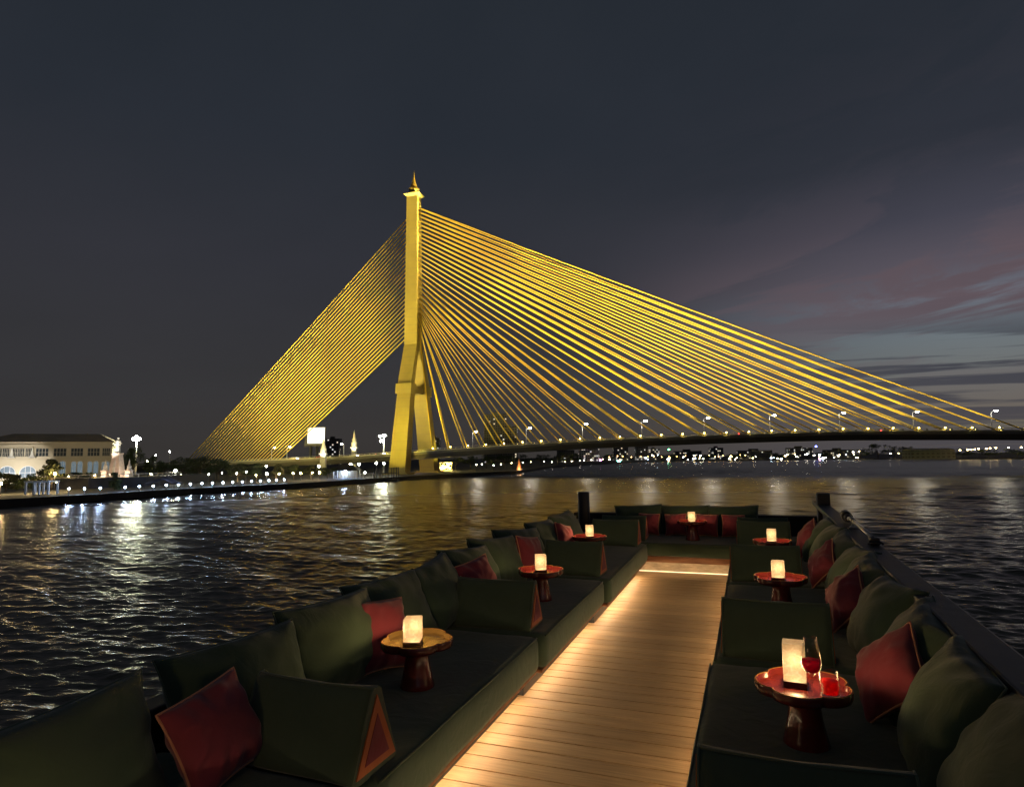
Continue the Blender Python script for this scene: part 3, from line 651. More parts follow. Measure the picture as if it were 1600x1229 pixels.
# wedge bolsters: triangular backrests with orange-edged burgundy ends
def wedge(u, v, label, group, Wd=.60, Dp=.30, Ht=.325, yaw=0, seed=0):
    o = empty('wedge_bolster', on(u, v, H1-.004, yaw), label, 'bolster', group)
    n = 12; bm = NB(); prof = [(-Dp/2, .02), (-Dp/2+.02, 0), (Dp/2-.02, 0), (Dp/2, .02)]
    ap = [(.035, Ht-.012), (.018, Ht), (-.006, Ht), (-.022, Ht-.012)]
    def side_pts(a, b, k): return [(a[0]+(b[0]-a[0])*i/k, a[1]+(b[1]-a[1])*i/k) for i in range(k)]
    P = prof[:1]+prof[1:2]+prof[2:3]+side_pts(prof[3], ap[0], 6)+ap+side_pts((ap[3][0]+(prof[0][0]-ap[3][0])/6, ap[3][1]+(prof[0][1]-ap[3][1])/6), prof[0], 5)
    rings = []
    for i in range(n+1):
        x = -Wd/2+Wd*i/n; ring = []
        for y, z in P:
            mid = 1-abs(2*i/n-1)**4
            ny = noise.noise(Vector((x*4+seed, y*5, z*5)))*.013
            ring.append(bm.verts.new((x, y*(1+.06*mid*(z > .03 and z < Ht-.03))+ny, z-.010*mid*(z > Ht-.03)+ny*.4)))
        rings.append(ring)
    for a, b in zip(rings, rings[1:]):
        for k in range(len(P)):
            bm.faces.new((a[k], a[(k+1) % len(P)], b[(k+1) % len(P)], b[k])).smooth = True
    bm.faces.new(rings[0]); bm.faces.new(rings[-1][::-1]); bmesh.ops.recalc_face_normals(bm, faces=bm.faces)
    mk('cover', bm, M_green, o)
    b = NB()
    for sg in (-1, 1):
        x = sg*(Wd/2-.004); tube(b, [(x, y, z) for y, z in P]+[(x, *P[0])], .0045, 6)
    tube(b, [(-Wd/2, -.006, Ht), (0, -.006, Ht-.01), (Wd/2, -.006, Ht)], .0045, 6)
    mk('welt', b, M_gpipe, o, True)
    for sg in (-1, 1):                                          # end panels
        def tri(k, x0, x1, cz):
            b = NB(); pts = [(-Dp/2*k, cz-.14*k), (Dp/2*k, cz-.14*k), (.004, cz+(Ht-.16)*k)]
            f0 = [b.verts.new((x0, y, z)) for y, z in pts]; f1 = [b.verts.new((x1, y, z)) for y, z in pts]
            b.faces.new(f0); b.faces.new(f1[::-1])
            for i in range(3): b.faces.new((f0[i], f0[(i+1) % 3], f1[(i+1) % 3], f1[i]))
            bmesh.ops.recalc_face_normals(b, faces=b.faces); return b
        e = mk('end_panel', tri(.90, sg*(Wd/2-.01), sg*(Wd/2+.006), .152), M_orange, o)
        mk('panel_inset', tri(.56, sg*(Wd/2), sg*(Wd/2+.0085), .135), M_red, e)
    return o
WL = 'wedge bolsters of the port bench'; WR = 'wedge bolsters of the starboard bench'
for i, (v, u, l_) in enumerate(((2.33, -1.77, 'large dark green wedge bolster with orange-edged end on the port bench beside the camera'), (4.47, -1.80, 'green wedge bolster on the port bench between the gold-topped table and the second table'), (6.45, -1.74, 'green wedge bolster on the port bench between second and third table'), (8.42, -1.70, 'green wedge bolster at the bow end of the port bench'), (8.92, -1.68, 'green wedge bolster on the port end of the bow bench, behind another wedge'))):
    wedge(u, v, l_, WL, seed=i*3.3, yaw=(-2, 1, -1, 0, 1)[i])
for i, (v, u, l_) in enumerate(((2.20, .10, 'dark green wedge bolster at the bottom edge of the picture, starboard bench'), (4.30, .09, 'green wedge bolster right behind the wine glass'), (6.58, .08, 'green wedge bolster behind the starboard lantern table without drinks'), (8.55, .10, 'green wedge bolster at the bow end of the starboard bench'), (8.95, .10, 'green wedge bolster on the starboard end of the bow bench, behind another wedge'))):
    wedge(u, v, l_, WR, seed=20+i*3.3, yaw=(1, -1, 1, 0, 0)[i], Wd=.61)

# flower-shaped tray tables, lanterns, drinks
def tray_table(u, v, rot, label, top=None):
    o = empty('tray_table', on(u, v, H1-.004, rot), label, 'table', 'red lacquer tray tables with petal edges')
    bm = NB(); lathe(bm, [(0, 0), (.092, 0), (.094, .006), (.088, .03), (.072, .10), (.064, .16), (.068, .19), (.085, .205), (.105, .212), (0, .213)], 40); mk('pedestal', bm, M_lacq, o, True)
    n = 120
    def rr(th, base): 
        c = abs(math.cos(2.5*th)); return base*(.845+.155*c**.62)
    prof = [(.40, .206), (.80, .206), (.97, .214), (1.0, .228), (1.0, .254), (.985, .258), (.955, .256), (.94, .236), (.90, .232), (.5, .2315)]
    bm = NB(); rings = []
    for s, z in prof: rings.append([bm.verts.new((rr(2*PI*k/n, .198)*s*math.cos(2*PI*k/n), rr(2*PI*k/n, .198)*s*math.sin(2*PI*k/n), z)) for k in range(n)])
    for ri, (a, b) in enumerate(zip(rings, rings[1:])):
        for k in range(n):
            f = bm.faces.new((a[k], a[(k+1) % n], b[(k+1) % n], b[k])); f.smooth = True; f.material_index = 1 if ri in (4, 5) else (2 if ri > 5 else 0)
    bm.faces.new(rings[0][::-1]); bm.faces.new(rings[-1]).material_index = 2; mk('tray', bm, [M_lacq, M_edge, top or M_lacq], o)
    return o
TZ = H1-.004+.2322
def lantern_mat():
    m = bpy.data.materials.new('glowing_alabaster'); m.use_nodes = True; t = m.node_tree; b = t.nodes['Principled BSDF']
    tcn = t.nodes.new('ShaderNodeTexCoord'); n = t.nodes.new('ShaderNodeTexNoise'); n.inputs['Scale'].default_value = 26; n.inputs['Detail'].default_value = 6; n.inputs['Roughness'].default_value = .65; n.inputs['Distortion'].default_value = 1.6
    t.links.new(tcn.outputs['Object'], n.inputs['Vector'])
    r = ramp(t, [(.25, (1, .50, .17)), (.5, (1, .66, .30)), (.75, (1, .80, .46))]); t.links.new(n.outputs[0], r.inputs[0])
    sp = t.nodes.new('ShaderNodeSeparateXYZ'); t.links.new(tcn.outputs['Object'], sp.inputs[0])
    # the bulb sits low inside the block: the stone glows most around it
    d = t.nodes.new('ShaderNodeVectorMath'); d.operation = 'DISTANCE'; d.inputs[1].default_value = (0, 0, .062); t.links.new(tcn.outputs['Object'], d.inputs[0])
    mr = t.nodes.new('ShaderNodeMapRange'); mr.inputs[1].default_value = .045; mr.inputs[2].default_value = .115; mr.inputs[3].default_value = .58; mr.inputs[4].default_value = .27; t.links.new(d.outputs['Value'], mr.inputs[0])
    mm = t.nodes.new('ShaderNodeMath'); mm.operation = 'MULTIPLY'; mr2 = t.nodes.new('ShaderNodeMapRange'); mr2.inputs[1].default_value = .3; mr2.inputs[2].default_value = .7; mr2.inputs[3].default_value = .6; mr2.inputs[4].default_value = 1.2
    t.links.new(n.outputs[0], mr2.inputs[0]); t.links.new(mr.outputs[0], mm.inputs[0]); t.links.new(mr2.outputs[0], mm.inputs[1])
    b.inputs['Base Color'].default_value = (.10, .08, .06, 1); b.inputs['Roughness'].default_value = .35; b.inputs['Specular IOR Level'].default_value = .15
    t.links.new(r.outputs[0], b.inputs['Emission Color']); t.links.new(mm.outputs[0], b.inputs['Emission Strength'])
    tr = t.nodes.new('ShaderNodeBsdfTransparent'); mx = t.nodes.new('ShaderNodeMixShader'); mx.inputs[0].default_value = .34
    out = t.nodes['Material Output']; t.links.new(b.outputs[0], mx.inputs[1]); t.links.new(tr.outputs[0], mx.inputs[2]); t.links.new(mx.outputs[0], out.inputs[0])
    return m
M_alab = lantern_mat()
LANT = 9.0
def lantern(u, v, rot, label, h=.118, e=1.0):
    o = empty('lantern', on(u, v, TZ, rot), label, 'lantern', 'small glowing alabaster lanterns')
    bm = NB(); box(bm, -.047, .047, -.047, .047, 0, .026, bev=.003); mk('base', bm, M_ebony, o)
    bm = NB(); box(bm, -.045, .045, -.045, .045, .0265, .0265+h, bev=.005, seg=3); mk('shade', bm, M_alab, o)
    lamp('bulb', 'POINT', (0, 0, .085), LANT*e, (1, .62, .27), o, radius=.042)
    return o
def p_glass(name):
    """thin-walled glass: clear, with fresnel reflections"""
    m = bpy.data.materials.new(name); m.use_nodes = True; t = m.node_tree; t.nodes.remove(t.nodes['Principled BSDF'])
    tr = t.nodes.new('ShaderNodeBsdfTransparent'); tr.inputs[0].default_value = (.96, .96, .95, 1); gl = t.nodes.new('ShaderNodeBsdfGlossy'); gl.inputs['Roughness'].default_value = .04
    lw = t.nodes.new('ShaderNodeLayerWeight'); lw.inputs[0].default_value = .5; pw = t.nodes.new('ShaderNodeMath'); pw.operation = 'POWER'; pw.inputs[1].default_value = 3.0; t.links.new(lw.outputs['Facing'], pw.inputs[0])
    fr = t.nodes.new('ShaderNodeMapRange'); fr.inputs[3].default_value = .04; fr.inputs[4].default_value = .6; t.links.new(pw.outputs[0], fr.inputs[0]); mx = t.nodes.new('ShaderNodeMixShader')
    t.links.new(fr.outputs[0], mx.inputs[0]); t.links.new(tr.outputs[0], mx.inputs[1]); t.links.new(gl.outputs[0], mx.inputs[2]); t.links.new(mx.outputs[0], t.nodes['Material Output'].inputs[0]); return m
M_glass = p_glass('clear_glass')
def drink(name, col, glow):
    """coloured liquid: light passes through tinted, some scatters inside"""
    m = bpy.data.materials.new(name); m.use_nodes = True; t = m.node_tree; p = t.nodes['Principled BSDF']; p.inputs['Base Color'].default_value = (*col, 1); p.inputs['Roughness'].default_value = .08
    tl = t.nodes.new('ShaderNodeBsdfTranslucent'); tl.inputs[0].default_value = (*col, 1); tr = t.nodes.new('ShaderNodeBsdfTransparent'); tr.inputs[0].default_value = (*[min(1, c*1.2) for c in col], 1)
    m1 = t.nodes.new('ShaderNodeMixShader'); m1.inputs[0].default_value = .65; t.links.new(p.outputs[0], m1.inputs[1]); t.links.new(tl.outputs[0], m1.inputs[2])
    m2 = t.nodes.new('ShaderNodeMixShader'); m2.inputs[0].default_value = glow; t.links.new(m1.outputs[0], m2.inputs[1]); t.links.new(tr.outputs[0], m2.inputs[2]); t.links.new(m2.outputs[0], t.nodes['Material Output'].inputs[0]); return m
tray_table(-1.765, 3.20, 12, 'petal-edged tray table on the port bench with a honey-gold lacquer top', M_tan); lantern(-1.765, 3.155, 18, 'square lantern on the golden tray table of the port bench')
tray_table(-1.77, 1.02, 50, 'petal-edged red tray table on the port bench beside the camera, out of the picture'); lantern(-1.77, 1.0, 10, 'square lantern on the port table beside the camera')
tray_table(-1.72, 5.27, 30, 'petal-edged red tray table on the port bench, second from the camera'); lantern(-1.715, 5.265, 22, 'square lantern on the second red table of the port bench')
tray_table(-1.79, 7.34, 5, 'petal-edged red tray table on the port bench, last before the bow'); lantern(-1.785, 7.33, 14, 'square lantern on the last port table before the bow')
tray_table(-.785, 9.05, 20, 'petal-edged tray table standing on the bow bench at the end of the aisle'); lantern(-.785, 9.0, 8, 'square lantern on the bow table at the end of the aisle')
tray_table(.165, 3.10, 40, 'petal-edged red tray table carrying lantern, wine glass and tumbler'); lantern(.135, 3.13, -4, 'square lantern beside the wine glass', h=.155)
tray_table(.17, 5.44, 15, 'petal-edged red tray table on the starboard bench with only a lantern'); lantern(.155, 5.42, -6, 'square lantern on the starboard table without drinks')
tray_table(.17, 7.40, 25, 'petal-edged red tray table on the starboard bench, last before the bow'); lantern(.165, 7.37, -2, 'square lantern on the last starboard table before the bow')
wg = empty('wine_glass', on(.190, 2.925, TZ), 'tall stemmed glass a third full of red wine on the red tray', 'wine glass')
bm = NB(); lathe(bm, [(0, 0), (.032, .0), (.033, .0015), (.012, .004), (.0045, .012), (.0038, .05), (.0038, .105), (.006, .114), (.022, .124), (.035, .142), (.0385, .158), (.036, .185), (.029, .235), (.0255, .262), (.0248, .2625), (.0282, .235), (.0352, .185), (.0377, .158), (.0343, .143), (.0215, .1255), (0, .1195)], 40); mk('glass_body', bm, M_glass, wg, True)
bm = NB(); lathe(bm, [(0, .1205), (.0205, .1265), (.0330, .1438), (.0366, .158), (.0360, .172), (0, .172)], 40); mk('wine', bm, drink('red_wine', (.55, .010, .12), .35), wg, True)
tb = empty('tumbler', on(.262, 3.035, TZ), 'short tumbler of bright red drink on the red tray', 'tumbler')
bm = NB(); lathe(bm, [(0, 0), (.036, 0), (.038, .003), (.0385, .096), (.037, .097), (.0362, .096), (.0358, .012), (0, .011)], 40); mk('glass_body', bm, M_glass, tb, True)
bm = NB(); lathe(bm, [(0, .0125), (.0348, .0135), (.0352, .063), (0, .063)], 40); mk('drink', bm, drink('scarlet_cordial', (1.0, .035, .04), .25), tb, True)
# ice cube in the tumbler
bm = NB(); box(bm, -.014, .014, -.014, .014, .0, .026, bev=.004); mk('ice_cube', bm, M_glass, tb, mw=Matrix.Translation((.006, .004, .052)) @ Matrix.Rotation(.5, 4, 'X') @ Matrix.Rotation(.6, 4, 'Z'))
# folded spotlight arm on the gunwale
ar = empty('spotlight_arm', on(.905, 7.05, .86), 'folded grey spotlight arm with black head clamped on the starboard gunwale', 'spotlight')
bm = NB(); lathe(bm, [(0, 0), (.04, 0), (.04, .015), (.02, .022), (.016, .06), (0, .06)], 16); tube(bm, [(0, -1.05, .05), (0, -.5, .06), (0, 0, .065)], .017, 10); tube(bm, [(0, 0, .065), (-.01, .06, .085), (0, .32, .055)], .022, 10); mk('arm', bm, M_chrome, ar, False)
bm = NB(); tube(bm, [(0, .30, .055), (0, .40, .06)], [.03, .042], 14); tube(bm, [(0, .40, .06), (0, .58, .07)], [.05, .05], 16); mk('lamp_head', bm, M_post, ar)
bm = NB(); box(bm, -.035, .035, -1.14, -1.03, 0, .06, bev=.01); tube(bm, [(0, -1.08, .05), (.05, -1.16, .02), (.02, -1.22, .03), (-.05, -1.16, .02), (0, -1.08, .06)], .010, 6); mk('clamp', bm, M_post, ar)

# ------------------------------------------------------------------ river bank: park, terrace, monument, palace building, pier
def base(px_, Y, z=GZ):
    v = at(px_, 718, Y); return Vector((v.x, v.y, z))
M_leaf = mat('tree_foliage', (.060, .085, .028), .7, col2=(.028, .042, .014), vscale=.5)
M_leaf2 = mat('dusty_foliage', (.075, .080, .030), .7, col2=(.036, .045, .016), vscale=.6)
M_bark = mat('tree_bark', (.10, .075, .05), .9, var=.4, vscale=3, bump=.5, bscale=8)
M_cream = mat('cream_render', (.48, .41, .29), .85, var=.12, vscale=.12, bump=.1, bscale=2)
M_roof = mat('grey_brown_roof', (.42, .35, .24), .75, var=.25, vscale=.2, stretch=(1, 6, 1))
M_win = mat('dark_window_glass', (.03, .04, .045), .12, spec=.7, var=.3, vscale=.6)
M_frame = mat('window_frame_paint', (.40, .35, .26), .6)
E_blueglass = emat('cool_lit_window', (.40, .66, .88), .22)
E_blueglass.node_tree.nodes['Principled BSDF'].inputs['Base Color'].default_value = (.04, .05, .06, 1)
E_warmwin = emat('warm_lit_window', (1, .72, .38), 1.6)
E_coolwin = emat('cool_office_window', (.75, .9, 1), 1.5)
def tree(px_, ytop, wpx, Y, z0=GZ, label=None, group='trees of the riverside park', n=520, leaf=.55, mat_=None, layered=False, name='park_tree', up=0, seed=0):
    b = base(px_, Y, z0); top = at(px_, ytop, Y).z; H = max(1.5, top-z0); Wd = wpx*Y/1000
    rs = random.Random(seed+int(px_*13)); o = empty(name, b, label, 'tree' if H > 3.2 else 'bush', group)
    bm = NB(); tube(bm, [(0, 0, 0), (rs.uniform(-.1, .1)*H*.2, 0, H*.25), (rs.uniform(-.2, .2), rs.uniform(-.2, .2), H*.6)], [.035*H, .026*H, .012*H], 7)
    cl = []
    k = 9 if not layered else 12
    for i in range(k):
        a = rs.random()*2*PI; 
        if layered: hz = .28+.68*i/k; rr_ = Wd*.46*(1.05-hz)*rs.uniform(.6, 1.1)+.2; c = Vector((math.cos(a)*rr_*.7, math.sin(a)*rr_*.7, H*hz)); s = (Wd*.30*(1.15-hz)+.3, .06*H)
        else: hz = rs.uniform(.12, .8) if name == 'round_bush' else rs.uniform(.35, .86); rr_ = Wd*.36*math.sqrt(rs.random())*(1.15-abs(hz-.55)); c = Vector((math.cos(a)*rr_, math.sin(a)*rr_, H*hz)); s = (Wd*rs.uniform(.14, .24), H*rs.uniform(.09, .17))
        cl.append((c, s)); tube(bm, [(0, 0, H*.3), c*.6+Vector((0, 0, H*.1)), c], [.014*H, .009*H, .004*H], 5)
    mk('trunk', bm, M_bark, o)
    vs = []; fs = []
    for i in range(n):
        c, s = rs.choice(cl); u = Vector((rs.gauss(0, 1), rs.gauss(0, 1), rs.gauss(0, 1))).normalized()*(rs.random()**.4)
        p = c+Vector((u.x*s[0], u.y*s[0], u.z*s[1])); L_ = leaf*rs.uniform(.5, 1.15)
        if p.z < .1: p.z = .1+rs.random()*.2
        a = Vector((rs.gauss(0, 1), rs.gauss(0, 1), rs.gauss(0, .6))).normalized(); d = a.cross(Vector((rs.gauss(0, 1), rs.gauss(0, 1), 1))).normalized()
        j = len(vs); vs += [p-a*L_*.5, p+d*L_*.28-a*.05*L_, p+a*L_*.5, p-d*L_*.28]; fs.append((j, j+1, j+2, j+3))
    mk('crown', (vs, fs), mat_ or M_leaf, o)
    if up: 
        q = lamp('uplight', 'POINT', (.6, -1.4, .5), up, (1, .80, .45), o, radius=.15)
    return o
# raised terrace behind the promenade
tp = [base(84, 176, 0), base(140, 178, 0), base(230, 190, 0), base(282, 206, 0)]
bm = NB(); va = [bm.verts.new((p.x, p.y, GZ-.4)) for p in tp]; vb = [bm.verts.new((p.x, p.y, 4.3)) for p in tp]
vc = [bm.verts.new((p.x*1.0-8, p.y+42, 4.3)) for p in tp]; vd = [bm.verts.new((p.x-8, p.y+42, GZ-.4)) for p in tp]
for i in range(3):
    for a, b in ((va, vb), (vb, vc), (vc, vd)): bm.faces.new((a[i], a[i+1], b[i+1], b[i]))
for i in (0, 3): bm.faces.new((va[i], vb[i], vc[i], vd[i]))
bmesh.ops.recalc_face_normals(bm, faces=bm.faces)
o = mk('terrace', bm, mat('terrace_wall', (.030, .030, .038), .8, var=.3, vscale=.3)); tag(o, 'raised terrace with dark retaining wall that carries the white statue', 'terrace')
bm = NB()
for a, b in zip(tp, tp[1:]):
    n = int((b-a).length/2.2)
    for i in range(n+1): p = a.lerp(b, i/n); frus(bm, (p.x, p.y+.6, 4.3), (.22, .22), (p.x, p.y+.6, 5.2), (.22, .22))
    tube(bm, [(a.x, a.y+.6, 5.2), (b.x, b.y+.6, 5.2)], .13, 6)
o = mk('balustrade', bm, M_stone); tag(o, 'pale stone balustrade along the top of the terrace wall', 'balustrade')

# statue monument
Ys = 190
mb = base(183.5, Ys, 4.3)
mo = empty('statue_monument', mb, 'white standing statue on a tall tapered stone pedestal, floodlit on the terrace', 'statue')
k_ = Ys/1000
bm = NB(); frus(bm, (0, 0, 0), (22*k_, 22*k_), (0, 0, .6), (21*k_, 21*k_)); frus(bm, (0, 0, .603), (17*k_, 17*k_), (0, 0, 35*k_), (10*k_, 10*k_)); frus(bm, (0, 0, 35.01*k_), (12*k_, 12*k_), (0, 0, 37*k_), (12*k_, 12*k_)); mk('pedestal', bm, M_pinkstone, mo)
bm = NB(); frus(bm, (0, -8.4*k_, .8), (4*k_, .5), (0, -5.9*k_, 26*k_), (2.4*k_, .4)); mk('pedestal_relief', bm, M_stone, mo)
zb = 37.01*k_; hS = 25*k_
bm = NB(); lathe(bm, [(0, 0), (.17*hS, 0), (.17*hS, .02*hS), (.145*hS, .12*hS), (.13*hS, .3*hS), (.115*hS, .47*hS), (.10*hS, .55*hS), (.135*hS, .70*hS), (.14*hS, .77*hS), (.10*hS, .81*hS), (.045*hS, .83*hS), (.04*hS, .86*hS), (.06*hS, .885*hS), (.07*hS, .925*hS), (.06*hS, .965*hS), (.0, .99*hS)], 18, c=(0, 0, zb), sq=(1, .72))
tube(bm, [(.12*hS, 0, zb+.76*hS), (.20*hS, -.02*hS, zb+.60*hS), (.155*hS, -.12*hS, zb+.48*hS)], [.05*hS, .042*hS, .03*hS], 8); tube(bm, [(-.12*hS, 0, zb+.76*hS), (-.17*hS, .0, zb+.58*hS), (-.165*hS, -.04*hS, zb+.42*hS)], [.05*hS, .042*hS, .03*hS], 8)
mk('figure', bm, mat('white_marble', (.8, .78, .7), .6, var=.1), mo, True)
lamp('monument_floodlight', 'SPOT', (-3, -9, 1.0), 1.6e4, (1, .94, .80), mo, (0, 0, zb+2.4), 27, .7, .3); lamp('monument_floodlight', 'SPOT', (4, -9, .8), 1100, (1, .76, .58), mo, (0, 0, 3), 60, .7, .3)
for px_, l_ in ((165.5, 'small floodlit spire on a square base on the quay end side of the statue'), (202.5, 'small floodlit spire on a square base between statue and dark trees')):
    o = empty('stone_spire', base(px_, Ys, 4.3), l_, 'monument', 'pair of spires flanking the statue')
    bm = NB(); frus(bm, (0, 0, 0), (1.7, 1.7), (0, 0, 1.7), (1.5, 1.5)); frus(bm, (0, 0, 1.703), (1.9, 1.9), (0, 0, 2.0), (1.8, 1.8)); mk('base', bm, M_pinkstone, o)
    bm = NB(); lathe(bm, [(.7, 2.0), (.8, 2.2), (.5, 2.5), (.62, 2.9), (.5, 3.3), (.3, 3.7), (.22, 4.2), (.08, 5.0), (0, 5.4)], 14); mk('finial', bm, M_stone, o, True)
    lamp('uplight', 'POINT', (0, -2.2, .6), 300, (1, .8, .6), o, radius=.1)
# palace-like building
def palace():
    Y0, Y1 = 240, 246
    p0 = base(-40, Y0-12, 0); p1 = base(174, Y1, 0); dirx = (p1-p0).normalized(); dirx.z = 0; perp = Vector((dirx.y, -dirx.x, 0)); Lb = (p1-p0).length
    Mx = Matrix(((dirx.x, -perp.x, 0, p0.x), (dirx.y, -perp.y, 0, p0.y), (0, 0, 1, GZ), (0, 0, 0, 1)))
    o = empty('palace_building', Mx, 'wide two-storey cream building with hipped roof and arched lower windows, partly glaring white in floodlight', 'building')
    ze = at(20, 688.5, 222).z-GZ; zr = at(60, 675, 230).z-GZ
    def xat(px_):                                               # position along the front seen at photo column px
        lo, hi = 0, Lb
        for _ in range(40):
            m_ = (lo+hi)/2; q = p0+dirx*m_; 
            if q.x/q.y < at(px_, 705, 100).x/100: lo = m_
            else: hi = m_
        return lo
    zc = lambda px_, py: at(px_, py, 230).z-GZ
    bm = NB(); box(bm, 0, Lb, 0, 26, -.3, ze-1.6); box(bm, -.3, Lb+.3, -.35, 26.3, ze-1.597, ze-.9); box(bm, -.05, Lb+.05, -.06, 26.05, ze-.897, ze)
    zmid = at(60, 718, 225).z-GZ
    box(bm, -.1, Lb+.1, -.22, -.003, zmid-.2, zmid+.35); mk('facade_wall', bm, M_cream, o)
    bm = NB(); e = .9
    v = [bm.verts.new(c) for c in ((-e, -e, ze+.004), (Lb+e, -e, ze+.004), (Lb+e, 26+e, ze+.004), (-e, 26+e, ze+.004), (9, 8, zr), (xat(150), 8, zr), (xat(150), 16, zr), (9, 16, zr))]
    for f in ((0, 1, 5, 4), (1, 2, 6, 5), (2, 3, 7, 6), (3, 0, 4, 7), (4, 5, 6, 7), (3, 2, 1, 0)): bm.faces.new([v[i] for i in f])
    mk('roof', bm, M_roof, o)
    up0, up1 = at(100, 712, 235).z-GZ, at(100, 700, 235).z-GZ
    for a, b in ((-8, 3), (4, 15), (17, 27), (27.5, 38), (40, 50), (56, 76), (84, 104), (111, 130), (137, 156), (160, 172)):
        xa, xb = xat(a), xat(b); wn = NB(); box(wn, xa, xb, -.07, -.004, up0, up1); w_o = mk('window', wn, M_win, o)
        fr = NB(); 
        for i in range(5): xx = xa+(xb-xa)*i/4; box(fr, xx-.07, xx+.07, -.16, -.072, up0, up1)
        box(fr, xa-.1, xb+.1, -.2, -.072, up1+.004, up1+.22); box(fr, xa-.1, xb+.1, -.3, -.072, up0-.25, up0-.004); box(fr, xa+.08, xb-.08, -.13, -.072, (up0+up1)/2-.05, (up0+up1)/2+.05); mk('frame', fr, M_frame, w_o)
    def arch(xa, xb, z0, zs, e_, nm='arched_window'):
        r = (xb-xa)/2; cx = (xa+xb)/2; pts = [(xa, z0), (xb, z0)]+[(cx+r*math.cos(PI*i/12), zs+r*math.sin(PI*i/12)) for i in range(13)]
        bm = NB(); f0 = [bm.verts.new((x, -.06, z)) for x, z in pts]; f1 = [bm.verts.new((x, -.004, z)) for x, z in pts]; bm.faces.new(f0)
        for i in range(len(pts)): bm.faces.new((f0[i], f1[i], f1[(i+1) % len(pts)], f0[(i+1) % len(pts)]))
        bmesh.ops.recalc_face_normals(bm, faces=bm.faces); w_ = mk(nm, bm, e_, o)
        fr = NB(); tube(fr, [(x, -.1, z) for x, z in pts[1:]]+[(xa, -.1, z0)], .13, 5)
        for t_ in (-.33, .33): box(fr, cx+r*t_-.05, cx+r*t_+.05, -.12, -.062, z0, zs+r*.9)
        box(fr, xa, xb, -.125, -.062, zs-.06, zs+.06); mk('frame', fr, M_white, w_)
    za = at(60, 742, 225).z-GZ
    for a, b, ys_ in ((0, 26, 735), (33, 58, 735)): arch(xat(a), xat(b), max(.3, za-1), at(30, ys_, 222).z-GZ-.9, E_blueglass)
    for a, b in ((94, 104), (112.5, 120.5), (122, 130.5), (138, 145.5), (147, 155), (160, 165), (166, 172)): arch(xat(a), xat(b), max(.4, za), at(110, 724, 238).z-GZ, E_blueglass)
    # balcony hoods
    for a in (19, 51): bm = NB(); xx = xat(a); frus(bm, (xx, -.7, up0-.6), (2.4, 1.2), (xx, -.5, up0+.1), (1.6, .8)); frus(bm, (xx, -.5, up0+.103), (1.0, .6), (xx, -.4, up1+.3), (.2, .2)); mk('balcony_shrine', bm, M_stone, o)
    lamp('facade_floodlight', 'SPOT', (xat(16), -11, 3.2), 6.0e3, (1, .97, .92), o, (xat(22), 0, zmid-3.0), 92, .25, .4)
    lamp('facade_floodlight', 'SPOT', (xat(48), -10, 3.2), 4.0e3, (1, .97, .92), o, (xat(44), 0, zmid-3.0), 84, .25, .4)
    lamp('facade_floodlight', 'SPOT', (xat(95), -44, 1.2), 1.5e4, (1, .84, .52), o, (xat(100), 0, ze-1), 100, .8, .4)
    return o
palace()
# park furniture
def globe_lamp(px_, py, Y, h_to, label, group, e, r=.3, power=0, col=(1, .8, .45), z0=GZ, pole=.07):
    p = at(px_, py, Y); o = empty('park_lamp', (p.x, p.y, z0), label, 'lamp', group); h = p.z-z0
    if h > .5:
        bm = NB(); tube(bm, [(0, 0, 0), (0, 0, .3), (0, 0, h-r*.7)], [pole*2, pole*1.2, pole], 8); mk('pole', bm, M_dark, o)
    bm = NB(); ball(bm, (0, 0, h), r, sub=2); mk('globe', bm, e, o)
    if power: lamp('bulb', 'POINT', (0, -r*1.6, h), power, col, o, radius=r)
    return o
bol = [(107.6, 763.4), (132, 763), (156.7, 762.3), (195.5, 761), (217.8, 759.7), (239.4, 758.9), (259.8, 757.9), (279, 756.8), (297.4, 756), (315.5, 755), (332, 754.4), (348.6, 753.7), (364, 753.1), (378.7, 752.3), (393, 751.5), (407, 750.8), (420, 750.2), (432, 749.6), (444, 749)]
for px_, py in bol:
    Yq = float(np.interp(px_, [0, 150, 300, 480], [126.7, 143.8, 169.6, 200.2]))+4
    globe_lamp(px_, py, Yq, 1.2, 'cool white globe light in the even row along the quay edge', 'quay edge lights', E_blue, .17, power=60, col=(.7, .82, 1), pole=.05)
for i, (px_, py, Y) in enumerate(((1, 755, 152), (55, 753, 156), (86, 740, 170), (90, 752.5, 160))):
    globe_lamp(px_, py, Y, 3, ('yellow globe lamp at the picture edge above the quay', 'yellow globe lamp beside the white trellis', 'yellow globe lamp in front of the layered tree, upper of a pair', 'yellow globe lamp under the layered tree, lower of a pair')[i], 'yellow park lamps', E_warm, .33, power=900, col=(1, .72, .34))
PL2 = 'lamps in the riverside park'
